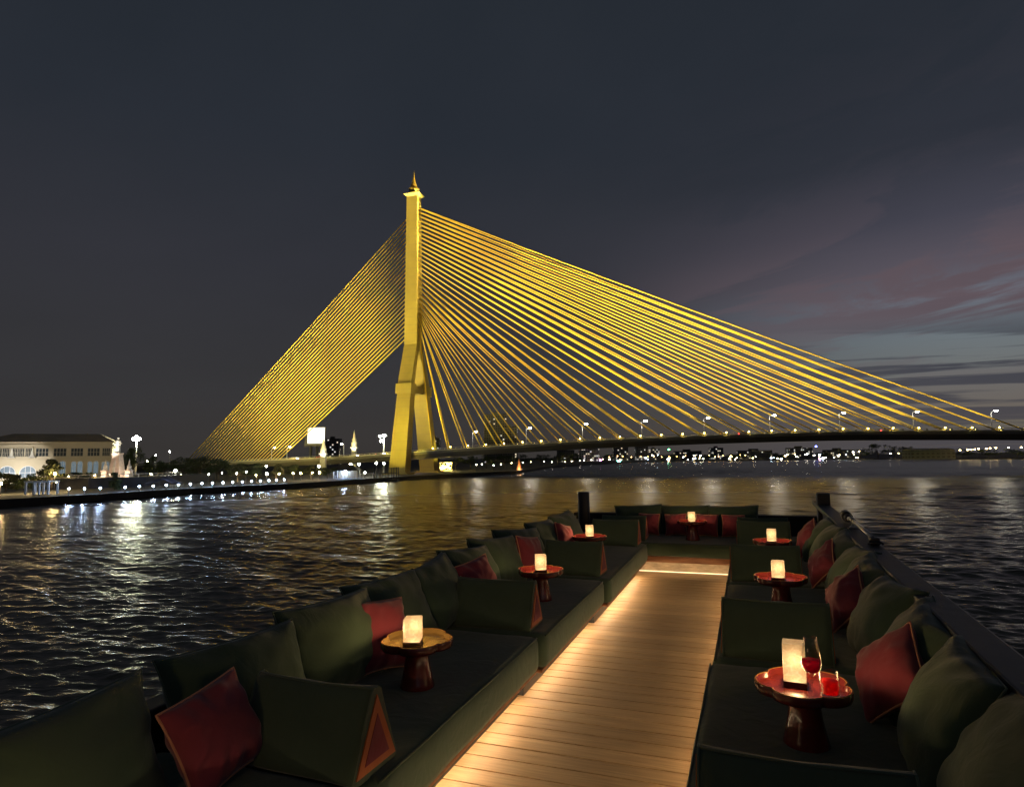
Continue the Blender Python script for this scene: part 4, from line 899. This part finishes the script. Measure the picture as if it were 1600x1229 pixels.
for px_, py, Y, e, r in ((416, 728, 240, E_white, .3), (436, 740, 225, E_warm, .25), (458, 739, 228, E_warm, .25), (470, 739, 230, E_warm, .25), (488, 738, 232, E_warm, .22), (499, 738, 234, E_warm, .3), (417, 740, 222, E_white, .35), (498, 728, 250, E_white, .4), (548, 725, 262, E_white, .45), (561, 725, 264, E_white, .45), (588, 723, 268, E_white, .4), (600, 724, 270, E_white, .4), (539, 737, 252, E_blue, .6), (570, 738, 256, E_white, .3), (548, 738, 255, E_warm, .25), (400, 742, 215, E_warm, .2), (385, 737, 220, E_white, .2), (370, 739, 215, E_white, .2), (347, 738, 205, E_white, .18), (326, 741, 200, E_white, .16), (230, 720, 260, E_warm, .35), (243, 711, 270, E_white, .2), (265, 705, 280, E_white, .3), (186, 739, 215, E_warm, .2), (107, 743, 180, E_warm, .2), (148, 742, 190, E_warm, .22), (236, 740, 205, E_warm, .25)):
    globe_lamp(px_, py, Y, 3, 'round lamp glowing among the dark trees of the riverside park', PL2, e, r)
globe_lamp(274, 735, 205, 3, 'bright spotlight on a short pole at the end of the terrace wall', None, E_flood, .4, power=1500, col=(1, .95, .75))
# floodlight masts
def mast(px_, py, Y, ybase, label, heads, z0=GZ, hs=.8):
    p = at(px_, py, Y); o = empty('floodlight_mast', (p.x, p.y, z0), label, 'light mast', 'tall floodlight masts'); h = p.z-z0
    bm = NB(); tube(bm, [(0, 0, 0), (0, 0, h*.5), (0, 0, h)], [.42, .34, .26], 10); tube(bm, [(-1.6, 0, h-.4), (1.6, 0, h-.4)], .16, 6); mk('pole', bm, M_white, o)
    for dx, dz in heads:
        bm = NB(); ball(bm, (dx, -.35, h+dz), hs, sub=2, sc=(1.2, .5, .8)); mk('lamp_head', bm, E_flood, o)
    lamp('bulb', 'POINT', (0, -1.4, h), 2500, (.98, 1, .78), o, radius=.8)
mast(214, 685.5, 262, 745, 'tall floodlight mast blazing greenish white behind the statue', ((-.9, 0), (.9, 0), (0, .6)))
mast(600, 680, 332, 712, 'tall floodlight mast blazing white beside the pylon', ((.3, 0), (-1.9, -.4), (-1.3, -2.8)), hs=.7)
# white trellis
o = empty('trellis', base(60, 148, GZ), 'white square-posted trellis on the promenade at the end of the quay', 'trellis'); k_ = .148
bm = NB()
for q in (-17, -4, 4, 18): 
    for d in (0, 3): b2 = NB(); frus(b2, (q*k_, d, 0), (.35, .35), (q*k_, d, 2.7), (.35, .35)); mk('post', b2, M_white, o)
bm.free(); bm = NB()
for d in (0, 3): box(bm, -19*k_, 20*k_, d-.12, d+.12, 2.703, 2.95)
for i in range(12): x = -18*k_+i*37*k_/11; box(bm, x-.06, x+.06, -.5, 3.5, 2.953, 3.1)
mk('beams', bm, M_white, o)
# canopy tents on the promenade
for px_, Y, wpx in ((258, 176, 44),):
    o = empty('tent_canopy', base(px_, Y), 'grey-violet fabric tent canopy on the promenade under the terrace', 'tent'); k_ = Y/1000; hw = wpx*k_/2
    bm = NB(); g = [[bm.verts.new((-hw+2*hw*i/10, -2.5+5*j/6, 1.4+1.7*math.sin(PI*i/10)**1.2*(.6+.4*math.sin(PI*j/6))+(.3*math.sin(i*PI/2.5)*.3))) for j in range(7)] for i in range(11)]
    for i in range(10):
        for j in range(6): bm.faces.new((g[i][j], g[i+1][j], g[i+1][j+1], g[i][j+1]))
    bmesh.ops.solidify(bm, geom=bm.faces[:], thickness=.05); mk('fabric_roof', bm, mat('grey_violet_canvas', (.12, .115, .15), .8, var=.2), o, True)
    for x in (-hw, 0, hw):
        for y in (-2.4, 2.4): bm = NB(); tube(bm, [(x, y, 0), (x, y, 1.45 if x else 2.6)], .05, 6); mk('pole', bm, M_dark, o)
# trees and bushes
for i, (px_, yt, w_, Y, z0, n, lay, m_, l_) in enumerate((
    (82, 715, 62, 172, GZ, 1500, True, M_leaf2, 'layered spreading tree lit by yellow lamps in front of the cream building'),
    (12, 735, 42, 166, GZ, 700, False, M_leaf2, 'broad bush below the first lit arch of the cream building'),
    (44, 737, 34, 164, GZ, 600, False, M_leaf, 'broad bush below the second lit arch of the cream building'),
    (130, 735, 34, 200, 4.2, 500, False, M_leaf, 'low bush on the terrace below the arched windows'),
    (181, 734, 26, 168, GZ, 800, False, M_leaf, 'round dark clipped bush in front of the statue pedestal'),
    (207, 695, 36, 240, GZ, 1300, False, M_leaf, 'tall dark tree right behind the statue and its spire'),
    (234, 706, 30, 246, GZ, 900, False, M_leaf, 'dark tree below the greenish floodlight mast'),
    (258, 716, 30, 240, GZ, 800, False, M_leaf, 'dark tree behind the end of the terrace'),
    (284, 712, 36, 236, GZ, 900, False, M_leaf, 'dark tree at the foot of the outermost back stay'),
    (312, 712, 44, 232, GZ, 1100, False, M_leaf2, 'wide dark tree under the lower ends of the back stays'),
    (342, 715, 44, 230, GZ, 1000, False, M_leaf, 'dark round tree behind the row of quay lights'),
    (372, 722, 40, 226, GZ, 900, False, M_leaf2, 'broad tree with lit branches above the quay lights'),
    (402, 722, 38, 228, GZ, 800, False, M_leaf, 'dark tree beside the first white park lamp'),
    (432, 724, 36, 232, GZ, 800, False, M_leaf2, 'dark tree above the row of yellow lamps'),
    (460, 723, 36, 236, GZ, 800, False, M_leaf, 'dark tree between yellow lamps and entry tower'),
    (486, 726, 32, 240, GZ, 700, False, M_leaf2, 'dark tree at the foot of the entry tower'),
    (512, 728, 28, 246, GZ, 600, False, M_leaf, 'small dark tree beside the pier pavilion'))):
    tree(px_, yt, w_, Y, z0, l_, n=int(n*2.2), leaf=.55 if w_ < 40 else .7, mat_=m_, layered=lay, name='park_tree' if yt < 732 else 'round_bush', up=(260 if i in (11, 13, 15) else 0), seed=i)
# billboard, entry tower, white spire tower beyond the approach ramp
Yb = 345; k_ = Yb/1000
o = empty('billboard', base(491, Yb), 'blank white lit billboard on steel posts behind the lowest back stays', 'billboard'); zb = at(491, 696, Yb).z-GZ; zt_ = at(491, 667, Yb).z-GZ
bm = NB(); box(bm, -16*k_, 16*k_, 0, 1.2, zb, zt_); mk('panel_box', bm, M_dark, o)
bm = NB(); box(bm, -11*k_, 15.6*k_, -.06, -.003, zb+1.2, zt_-.3); mk('lit_face', bm, emat('backlit_billboard_face', (.86, .92, 1), .85), o)
bm = NB(); box(bm, -16*k_, 16*k_, -1.4, -.003, zb-.5, zb-.3); mk('catwalk', bm, M_dark, o)
for x in (-6*k_, 4*k_): bm = NB(); tube(bm, [(x, .6, -1), (x, .6, zb)], .8, 10); mk('post', bm, M_dark, o)
def tower(px_, ytop, Y, wpx, label, rows, e=6000):
    o = empty('spired_tower', base(px_, Y), label, 'tower'); h = at(px_, ytop, Y).z-GZ; w_ = wpx*Y/1000
    bm = NB(); frus(bm, (0, 0, 0), (w_, w_), (0, 0, h*.55), (w_*.82, w_*.82)); frus(bm, (0, 0, h*.55+.003), (w_*1.25, w_*1.25), (0, 0, h*.58), (w_*1.2, w_*1.2)); frus(bm, (0, 0, h*.58+.003), (w_*.75, w_*.75), (0, 0, h*.66), (w_*.7, w_*.7)); mk('shaft', bm, M_stone, o)
    bm = NB()
    for a in range(4): t_ = a*PI/2; frus(bm, (math.cos(t_)*w_*.48, math.sin(t_)*w_*.48, h*.583), (w_*.22, w_*.22), (math.cos(t_)*w_*.4, math.sin(t_)*w_*.4, h*.70), (.05, .05))
    lathe(bm, [(w_*.5, h*.663), (w_*.55, h*.69), (w_*.4, h*.72), (w_*.42, h*.76), (w_*.28, h*.80), (w_*.22, h*.86), (w_*.1, h*.93), (.02, h)], 14); mk('spire', bm, mat('gilded_white_spire', (.7, .62, .40), .5, var=.2), o, True)
    lamp('uplight', 'SPOT', (w_*.8, -w_*1.9, h*.42), e, (.95, .95, .75), o, (0, 0, h*.75), 70, .6, .3)
tower(553, 671, 385, 8, 'slim floodlit spire tower standing beyond the approach ramp', 3, 9000)
tower(505, 684, 318, 9, 'short floodlit entry tower in front of the billboard', 3, 7000)
# pier and pavilion beside the pylon
o = empty('pier_pavilion', base(542, 250), 'dark hipped-roof pavilion on the quay with bright lamps around it', 'pavilion')
bm = NB(); v = [bm.verts.new(c) for c in ((-5.2, -3.5, 3.0), (5.2, -3.5, 3.0), (5.2, 3.5, 3.0), (-5.2, 3.5, 3.0), (-2, 0, 5.2), (2, 0, 5.2))]
for f in ((0, 1, 5, 4), (1, 2, 5), (2, 3, 4, 5), (3, 0, 4), (3, 2, 1, 0)): bm.faces.new([v[i] for i in f])
mk('roof', bm, mat('dark_slate_roof', (.05, .05, .06), .7, var=.3), o)
for x in (-4.3, -1.4, 1.4, 4.3):
    for y in (-2.8, 2.8): bm = NB(); frus(bm, (x, y, 0), (.3, .3), (x, y, 2.997), (.25, .25)); mk('post', bm, M_white, o)
bm = NB(); box(bm, -3.6, 3.6, 2.0, 2.3, 0, 2.6); mk('back_wall', bm, M_cream, o)
o = empty('ferry_pontoon', base(600, 246, .1), 'floating ferry pontoon with a dark steel frame beside the pylon foot', 'pontoon'); 
bm = NB(); box(bm, -9, 5.5, -2.4, 2.4, -.5, .75); mk('float', bm, M_quay, o)
bm = NB()
for x in (-3.2, -1, 1.2, 3.4, 5.2):
    for y in (-2.1, 2.1): tube(bm, [(x, y, -.6), (x, y, 5.4+.3*math.sin(x*3))], .16, 6)
for z in (3.2, 5.0):
    for y in (-2.1, 2.1): tube(bm, [(-3.2, y, z), (5.2, y, z)], .1, 6)
for x in (-3.2, 1.2, 5.2): tube(bm, [(x, -2.1, 5.0), (x, 2.1, 5.0)], .1, 6)
mk('steel_frame', bm, M_dark, o); bm = NB(); box(bm, -8.6, -3.6, -2.1, 2.1, 3.0, 3.15); 
for x in (-8.4, -3.9):
    for y in (-1.9, 1.9): tube(bm, [(x, y, .75), (x, y, 3.0)], .08, 6)
mk('shelter', bm, M_white, o)
o = empty('gangway', base(573, 248, .6), 'sloping gangway with railings between quay and ferry pontoon', 'gangway'); bm = NB(); frus(bm, (-6, 1, .7), (12, 1.6), (-6, 1, .85), (12, 1.6)); tube(bm, [(-12, .3, 1.9), (0, .3, 1.9)], .06, 6)
for i in range(7): tube(bm, [(-12+i*2, .3, .8), (-12+i*2, .3, 1.9)], .05, 6)
mk('walkway', bm, M_chrome, o)
# lit restaurant terrace under the bridge deck
o = empty('lit_restaurant', base(697, 372), 'small riverside restaurant blazing with yellow lights below the bridge deck', 'restaurant'); k_ = .372
bm = NB(); box(bm, -9*k_, 9*k_, 0, 5, 0, .6); box(bm, -10*k_, 10*k_, -1, 6, 4.6, 4.9)
for x in (-9, -3, 3, 9): frus(bm, (x*k_, -.6, .6), (.3, .3), (x*k_, -.6, 4.597), (.3, .3))
mk('shelter', bm, M_cream, o); rs = random.Random(4)
for i in range(12):
    bm = NB(); ball(bm, (-7.6*k_+15.2*k_*i/11, -1.2+rs.uniform(-.3, .3), rs.choice((1.6, 2.7, 3.9))+rs.uniform(-.3, .5)), .42, sub=2); mk('lantern', bm, E_yel, o)
lamp('bulb', 'POINT', (0, -2.5, 3), 6000, (1, .78, .25), o, radius=.6)
# cars with lit lamps on the approach ramp
def car(n, perp, col, label):
    p = BP(n, perp, .13); o = empty('car', Matrix.Translation(p) @ Matrix.Rotation(math.atan2(A_.y, A_.x), 4, 'Z'), label, 'car', 'cars on the approach ramp')
    m_ = mat('car_paint', col, .3, coat=.6)
    bm = NB(); box(bm, -2.1, 2.1, -.85, .85, .35, .85, bev=.12); frus(bm, (-.15, 0, .84), (2.6, 1.55), (-.25, 0, 1.42), (1.6, 1.3)); mk('body', bm, m_, o)
    for x in (-1.3, 1.3):
        for y in (-.8, .8):
            bm = NB(); bmesh.ops.create_cone(bm, cap_ends=True, segments=16, radius1=.33, radius2=.33, depth=.2, matrix=Matrix.Translation((x, y, .33)) @ Matrix.Rotation(PI/2, 4, 'X')); mk('wheel', bm, M_dark, o)
    for y in (-.6, .6):
        bm = NB(); ball(bm, (2.12, y, .65), .16, sub=2); mk('headlight', bm, E_white, o); bm = NB(); ball(bm, (-2.12, y, .7), .13, sub=2); mk('tail_light', bm, emat('red_tail_light', (1, .05, .03), 20, False), o)
for i, (n, c, l_) in enumerate(((-3.6, (.6, .6, .6), 'silver car on the approach ramp behind the entry tower'), (-3.0, (.5, .05, .04), 'red car on the approach ramp near the curved street lamp'), (-2.3, (.7, .7, .7), 'white car on the approach ramp beyond the white spire'), (-1.75, (.1, .1, .12), 'dark car on the approach ramp about to pass the pylon'), (4.6, (.6, .6, .62), 'silver car at mid-span on the bridge'), (6.6, (.7, .7, .7), 'white car on the bridge toward its far end'))): car(n, 4.5, c, l_)

# ------------------------------------------------------------------ far shore
def win_mat(name, wall, lit, dens, sx, sz, seed):
    m = bpy.data.materials.new(name); m.use_nodes = True; t = m.node_tree; b = t.nodes['Principled BSDF']
    b.inputs['Base Color'].default_value = (*wall, 1); b.inputs['Roughness'].default_value = .8
    tcn = t.nodes.new('ShaderNodeTexCoord'); sp = t.nodes.new('ShaderNodeSeparateXYZ'); t.links.new(tcn.outputs['Object'], sp.inputs[0])
    def M2(op, a, v): 
        n = t.nodes.new('ShaderNodeMath'); n.operation = op
        for i, x in enumerate((a, v)):
            if isinstance(x, (int, float)): n.inputs[i].default_value = x
            elif x is not None: t.links.new(x, n.inputs[i])
        return n.outputs[0]
    xs = M2('DIVIDE', M2('ADD', sp.outputs['X'], sp.outputs['Y']), sx); zs = M2('DIVIDE', sp.outputs['Z'], sz)
    cb = t.nodes.new('ShaderNodeCombineXYZ'); t.links.new(M2('FLOOR', xs, None), cb.inputs[0]); t.links.new(M2('FLOOR', zs, None), cb.inputs[1]); cb.inputs[2].default_value = seed
    wn = t.nodes.new('ShaderNodeTexWhiteNoise'); t.links.new(cb.outputs[0], wn.inputs['Vector'])
    inx = M2('MULTIPLY', M2('GREATER_THAN', M2('FRACT', xs, None), .25), M2('LESS_THAN', M2('FRACT', xs, None), .8)); inz = M2('MULTIPLY', M2('GREATER_THAN', M2('FRACT', zs, None), .3), M2('LESS_THAN', M2('FRACT', zs, None), .78))
    win = M2('MULTIPLY', inx, inz); on_ = M2('MULTIPLY', win, M2('GREATER_THAN', wn.outputs['Value'], 1-dens))
    r = ramp(t, [(0, lit), (1, (1, .8, .5))]); t.links.new(wn.outputs['Color'], r.inputs[0]); t.links.new(r.outputs[0], b.inputs['Emission Color'])
    t.links.new(M2('MULTIPLY', on_, 1.1), b.inputs['Emission Strength']); m.cycles.emission_sampling = 'NONE'
    mx = t.nodes.new('ShaderNodeMix'); mx.data_type = 'RGBA'; t.links.new(win, mx.inputs[0]); mx.inputs[6].default_value = (*wall, 1); mx.inputs[7].default_value = (.03, .03, .035, 1); t.links.new(mx.outputs[2], b.inputs['Base Color'])
    return m
bl = [(775, 648, 36, 900, .06, (.10, .10, .10), 'dark high-rise with few lit windows behind the lower main stays'), (797, 667, 24, 860, .16, (.16, .15, .13), 'shorter high-rise with lit bands behind the main stays'),
      (680, 685, 14, 900, .10, (.14, .13, .08), 'small far block glimpsed beside the pylon leg'), (520, 686, 22, 900, .12, (.10, .10, .10), 'far dark block with a lit sign band between billboard and spire'),
      (884, 704, 26, 900, .10, (.10, .10, .10), 'low dark block above the far quay below the bridge'), (918, 702, 26, 980, .30, (.35, .34, .32), 'pale lit apartment block at the far shore bend'), (931, 700, 9, 990, .6, (.4, .4, .4), 'narrow white lit tower block at the far shore bend'),
      (970, 699, 22, 1150, .12, (.13, .13, .14), 'grey block on the far shore left of the paired towers'), (1003, 698, 18, 1150, .2, (.13, .13, .14), 'first of two slim towers on the far shore below the deck'), (1022, 702, 16, 1150, .15, (.12, .12, .13), 'second of two slim towers on the far shore below the deck'),
      (1075, 705, 40, 1150, .1, (.09, .09, .1), 'wide low dark block on the far shore under mid-span'), (1120, 700, 18, 1150, .2, (.11, .11, .12), 'block with blueish windows on the far shore under mid-span'), (1180, 704, 50, 1150, .1, (.10, .10, .11), 'long low row house on the far shore'),
      (1250, 700, 36, 1150, .14, (.10, .10, .12), 'stepped block on the far shore below the bridge lamps'), (1310, 703, 40, 1150, .10, (.08, .08, .10), 'dark block on the far shore beside the trees')]
for i, (px_, yt, w_, Y, dn, wc, l_) in enumerate(bl):
    p = base(px_, Y); h = at(px_, yt, Y).z-GZ; W_ = w_*Y/1000; o = empty('far_building', p, l_, 'building', 'buildings on the far shore')
    bm = NB(); box(bm, -W_/2, W_/2, -6, 10, -.5, h); mk('walls', bm, win_mat('block_facade', wc, (.8, .9, 1), dn, 3.2, 3.3, i*3.7), o)
    bm = NB(); box(bm, -W_/2-.4, W_/2+.4, -6.4, 10.4, h+.003, h+.8); box(bm, -W_*.18, W_*.1, -2, 4, h+.803, h+3.8); mk('roof', bm, M_dark, o)
# long low hall on the right bank
Yh = 760; p = base(1453, Yh); k_ = Yh/1000; h = at(1453, 700, Yh).z-GZ
o = empty('riverside_hall', p, 'long low grey hall on the right bank under the end of the bridge', 'hall'); bm = NB(); box(bm, -33*k_, 33*k_, -8, 12, -.5, h*.82); mk('walls', bm, win_mat('hall_facade', (.085, .09, .105), (.8, .9, 1), .05, 6, 4, 51), o)
bm = NB(); v = [bm.verts.new(c) for c in ((-34*k_, -9, h*.823), (34*k_, -9, h*.823), (34*k_, 13, h*.823), (-34*k_, 13, h*.823), (-33*k_, 2, h), (33*k_, 2, h))]
for f in ((0, 1, 5, 4), (1, 2, 5), (2, 3, 4, 5), (3, 0, 4), (3, 2, 1, 0)): bm.faces.new([v[i] for i in f])
mk('roof', bm, M_roof, o)
# far trees
ft = [(712, 712, 34, 420), (735, 710, 34, 430), (760, 709, 34, 440), (788, 708, 36, 470), (818, 708, 36, 520), (845, 707, 36, 560), (872, 706, 32, 620), (897, 707, 26, 680), (950, 709, 26, 960), (1045, 709, 30, 990), (1100, 709, 34, 990), (1150, 708, 34, 990), (1215, 707, 34, 980), (1280, 706, 36, 970), (1345, 700, 38, 850), (1372, 692, 34, 820), (1398, 690, 38, 800), (1418, 696, 24, 790), (1505, 700, 36, 780), (1545, 701, 40, 770), (1590, 700, 44, 760)]
for i, (px_, yt, w_, Y) in enumerate(ft):
    tree(px_, yt, w_, Y, GZ, 'dark tree on the far river bank below the bridge deck', 'trees of the far bank', n=420, leaf=1.7*Y/600, name='far_tree', seed=90+i)
# lamps along the far shore
F_white = emat('far_white_lamp', (1, .93, .76), 36, False); F_warm = emat('far_warm_lamp', (1, .72, .32), 36, False); F_blue = emat('far_cool_lamp', (.6, .76, 1), 36, False)
rs = random.Random(12); E_or = emat('orange_street_lamp_glass', (1, .50, .16), 24, False); E_cy = emat('cyan_neon', (.2, .9, .8), 30, False); E_mg = emat('magenta_neon', (1, .25, .8), 24, False); E_gr = emat('green_neon', (.1, 1, .3), 24, False)
FLG = 'lamps along the far shore'
def far_lamp(px_, py, Y, e, r, lab, sx=1.0):
    p = at(px_, py, Y); o = empty('shore_lamp', (p.x, p.y, GZ), lab, 'lamp', FLG); h = max(.8, p.z-GZ)
    bm = NB(); tube(bm, [(0, 0, 0), (0, 0, h)], .12, 5); mk('pole', bm, M_dark, o); bm = NB(); ball(bm, (0, 0, h), r*.72, sub=2, sc=(sx, 1, .8)); mk('globe', bm, e, o)
for px_ in list(range(952, 1160, 12)): far_lamp(px_+rs.uniform(-3, 3), 713.5+rs.uniform(-1.5, 1)-(px_-950)*.008, 930, E_or, .75, 'orange street lamp on the far shore promenade')
for i in range(46):
    px_ = rs.uniform(935, 1345); far_lamp(px_, rs.choice((719, 718, 717, 716.5, 712, 715))-(px_-950)*.006+rs.uniform(-1, .6), 925, rs.choice((F_white, F_white, F_warm, F_blue)), rs.choice((.5, .7, .9, 1.2)), 'white lamp low on the far shore below the bridge', rs.uniform(1, 2))
for px_ in (742, 756, 770, 781, 800, 818, 832, 848, 861, 880, 893, 905, 913, 922): far_lamp(px_+rs.uniform(-3, 3), 727-(px_-740)*.045+rs.uniform(-1.5, 1), float(np.interp(px_, [740, 806, 860, 930], [345, 370, 540, 700])), rs.choice((F_warm, F_white, F_white)), .4, 'small lamp on the bank just beyond the pylon')
for i, px_ in enumerate((1500, 1512, 1517, 1523, 1529, 1541, 1547, 1556, 1576, 1596)): far_lamp(px_, 703-(i*.5), 745, F_warm, .9, 'warm lamp in the row along the right bank', 1.6)
for px_, py, e, l_ in ((967, 722, E_cy, 'cyan neon glow at the waterline of the far shore'), (938, 718.5, E_mg, 'violet neon light at the far shore bend'), (1045, 702, E_gr, 'green neon sign on the far shore'), (1275, 697, emat('blue_neon', (.15, .2, 1), 30), 'blue neon light under the bridge deck'), (1281, 719, E_mg, 'magenta light at the far waterline')): far_lamp(px_, py, 925, e, 1.6, l_, 2.2 if 'cyan' in l_ else 1.2)
for px_, py in ((1272, 711), (1280, 712), (1333, 706), (1342, 705), (1310, 712), (1227, 712), (1391, 708), (1404, 708), (1245, 713), (1444, 719), (1215, 716), (1230, 710)): far_lamp(px_, py, 900, rs.choice((F_warm, F_white)), 1.0, 'bright lamp on the right part of the far shore', 1.7)
# red-and-gold shrine tree light
o = empty('lit_shrine', base(811, 372), 'small orange-lit pointed shrine on the bank beyond the pylon', 'shrine'); bm = NB(); lathe(bm, [(1.6, 0), (1.7, .6), (1.2, 1.4), (1.3, 2.2), (.8, 3.4), (.7, 4.4), (.2, 6), (0, 7)], 12); mk('spire', bm, mat('orange_plaster', (.6, .28, .14), .7, var=.3), o, True); lamp('uplight', 'POINT', (0, -3, 1), 900, (1, .55, .25), o, radius=.2)
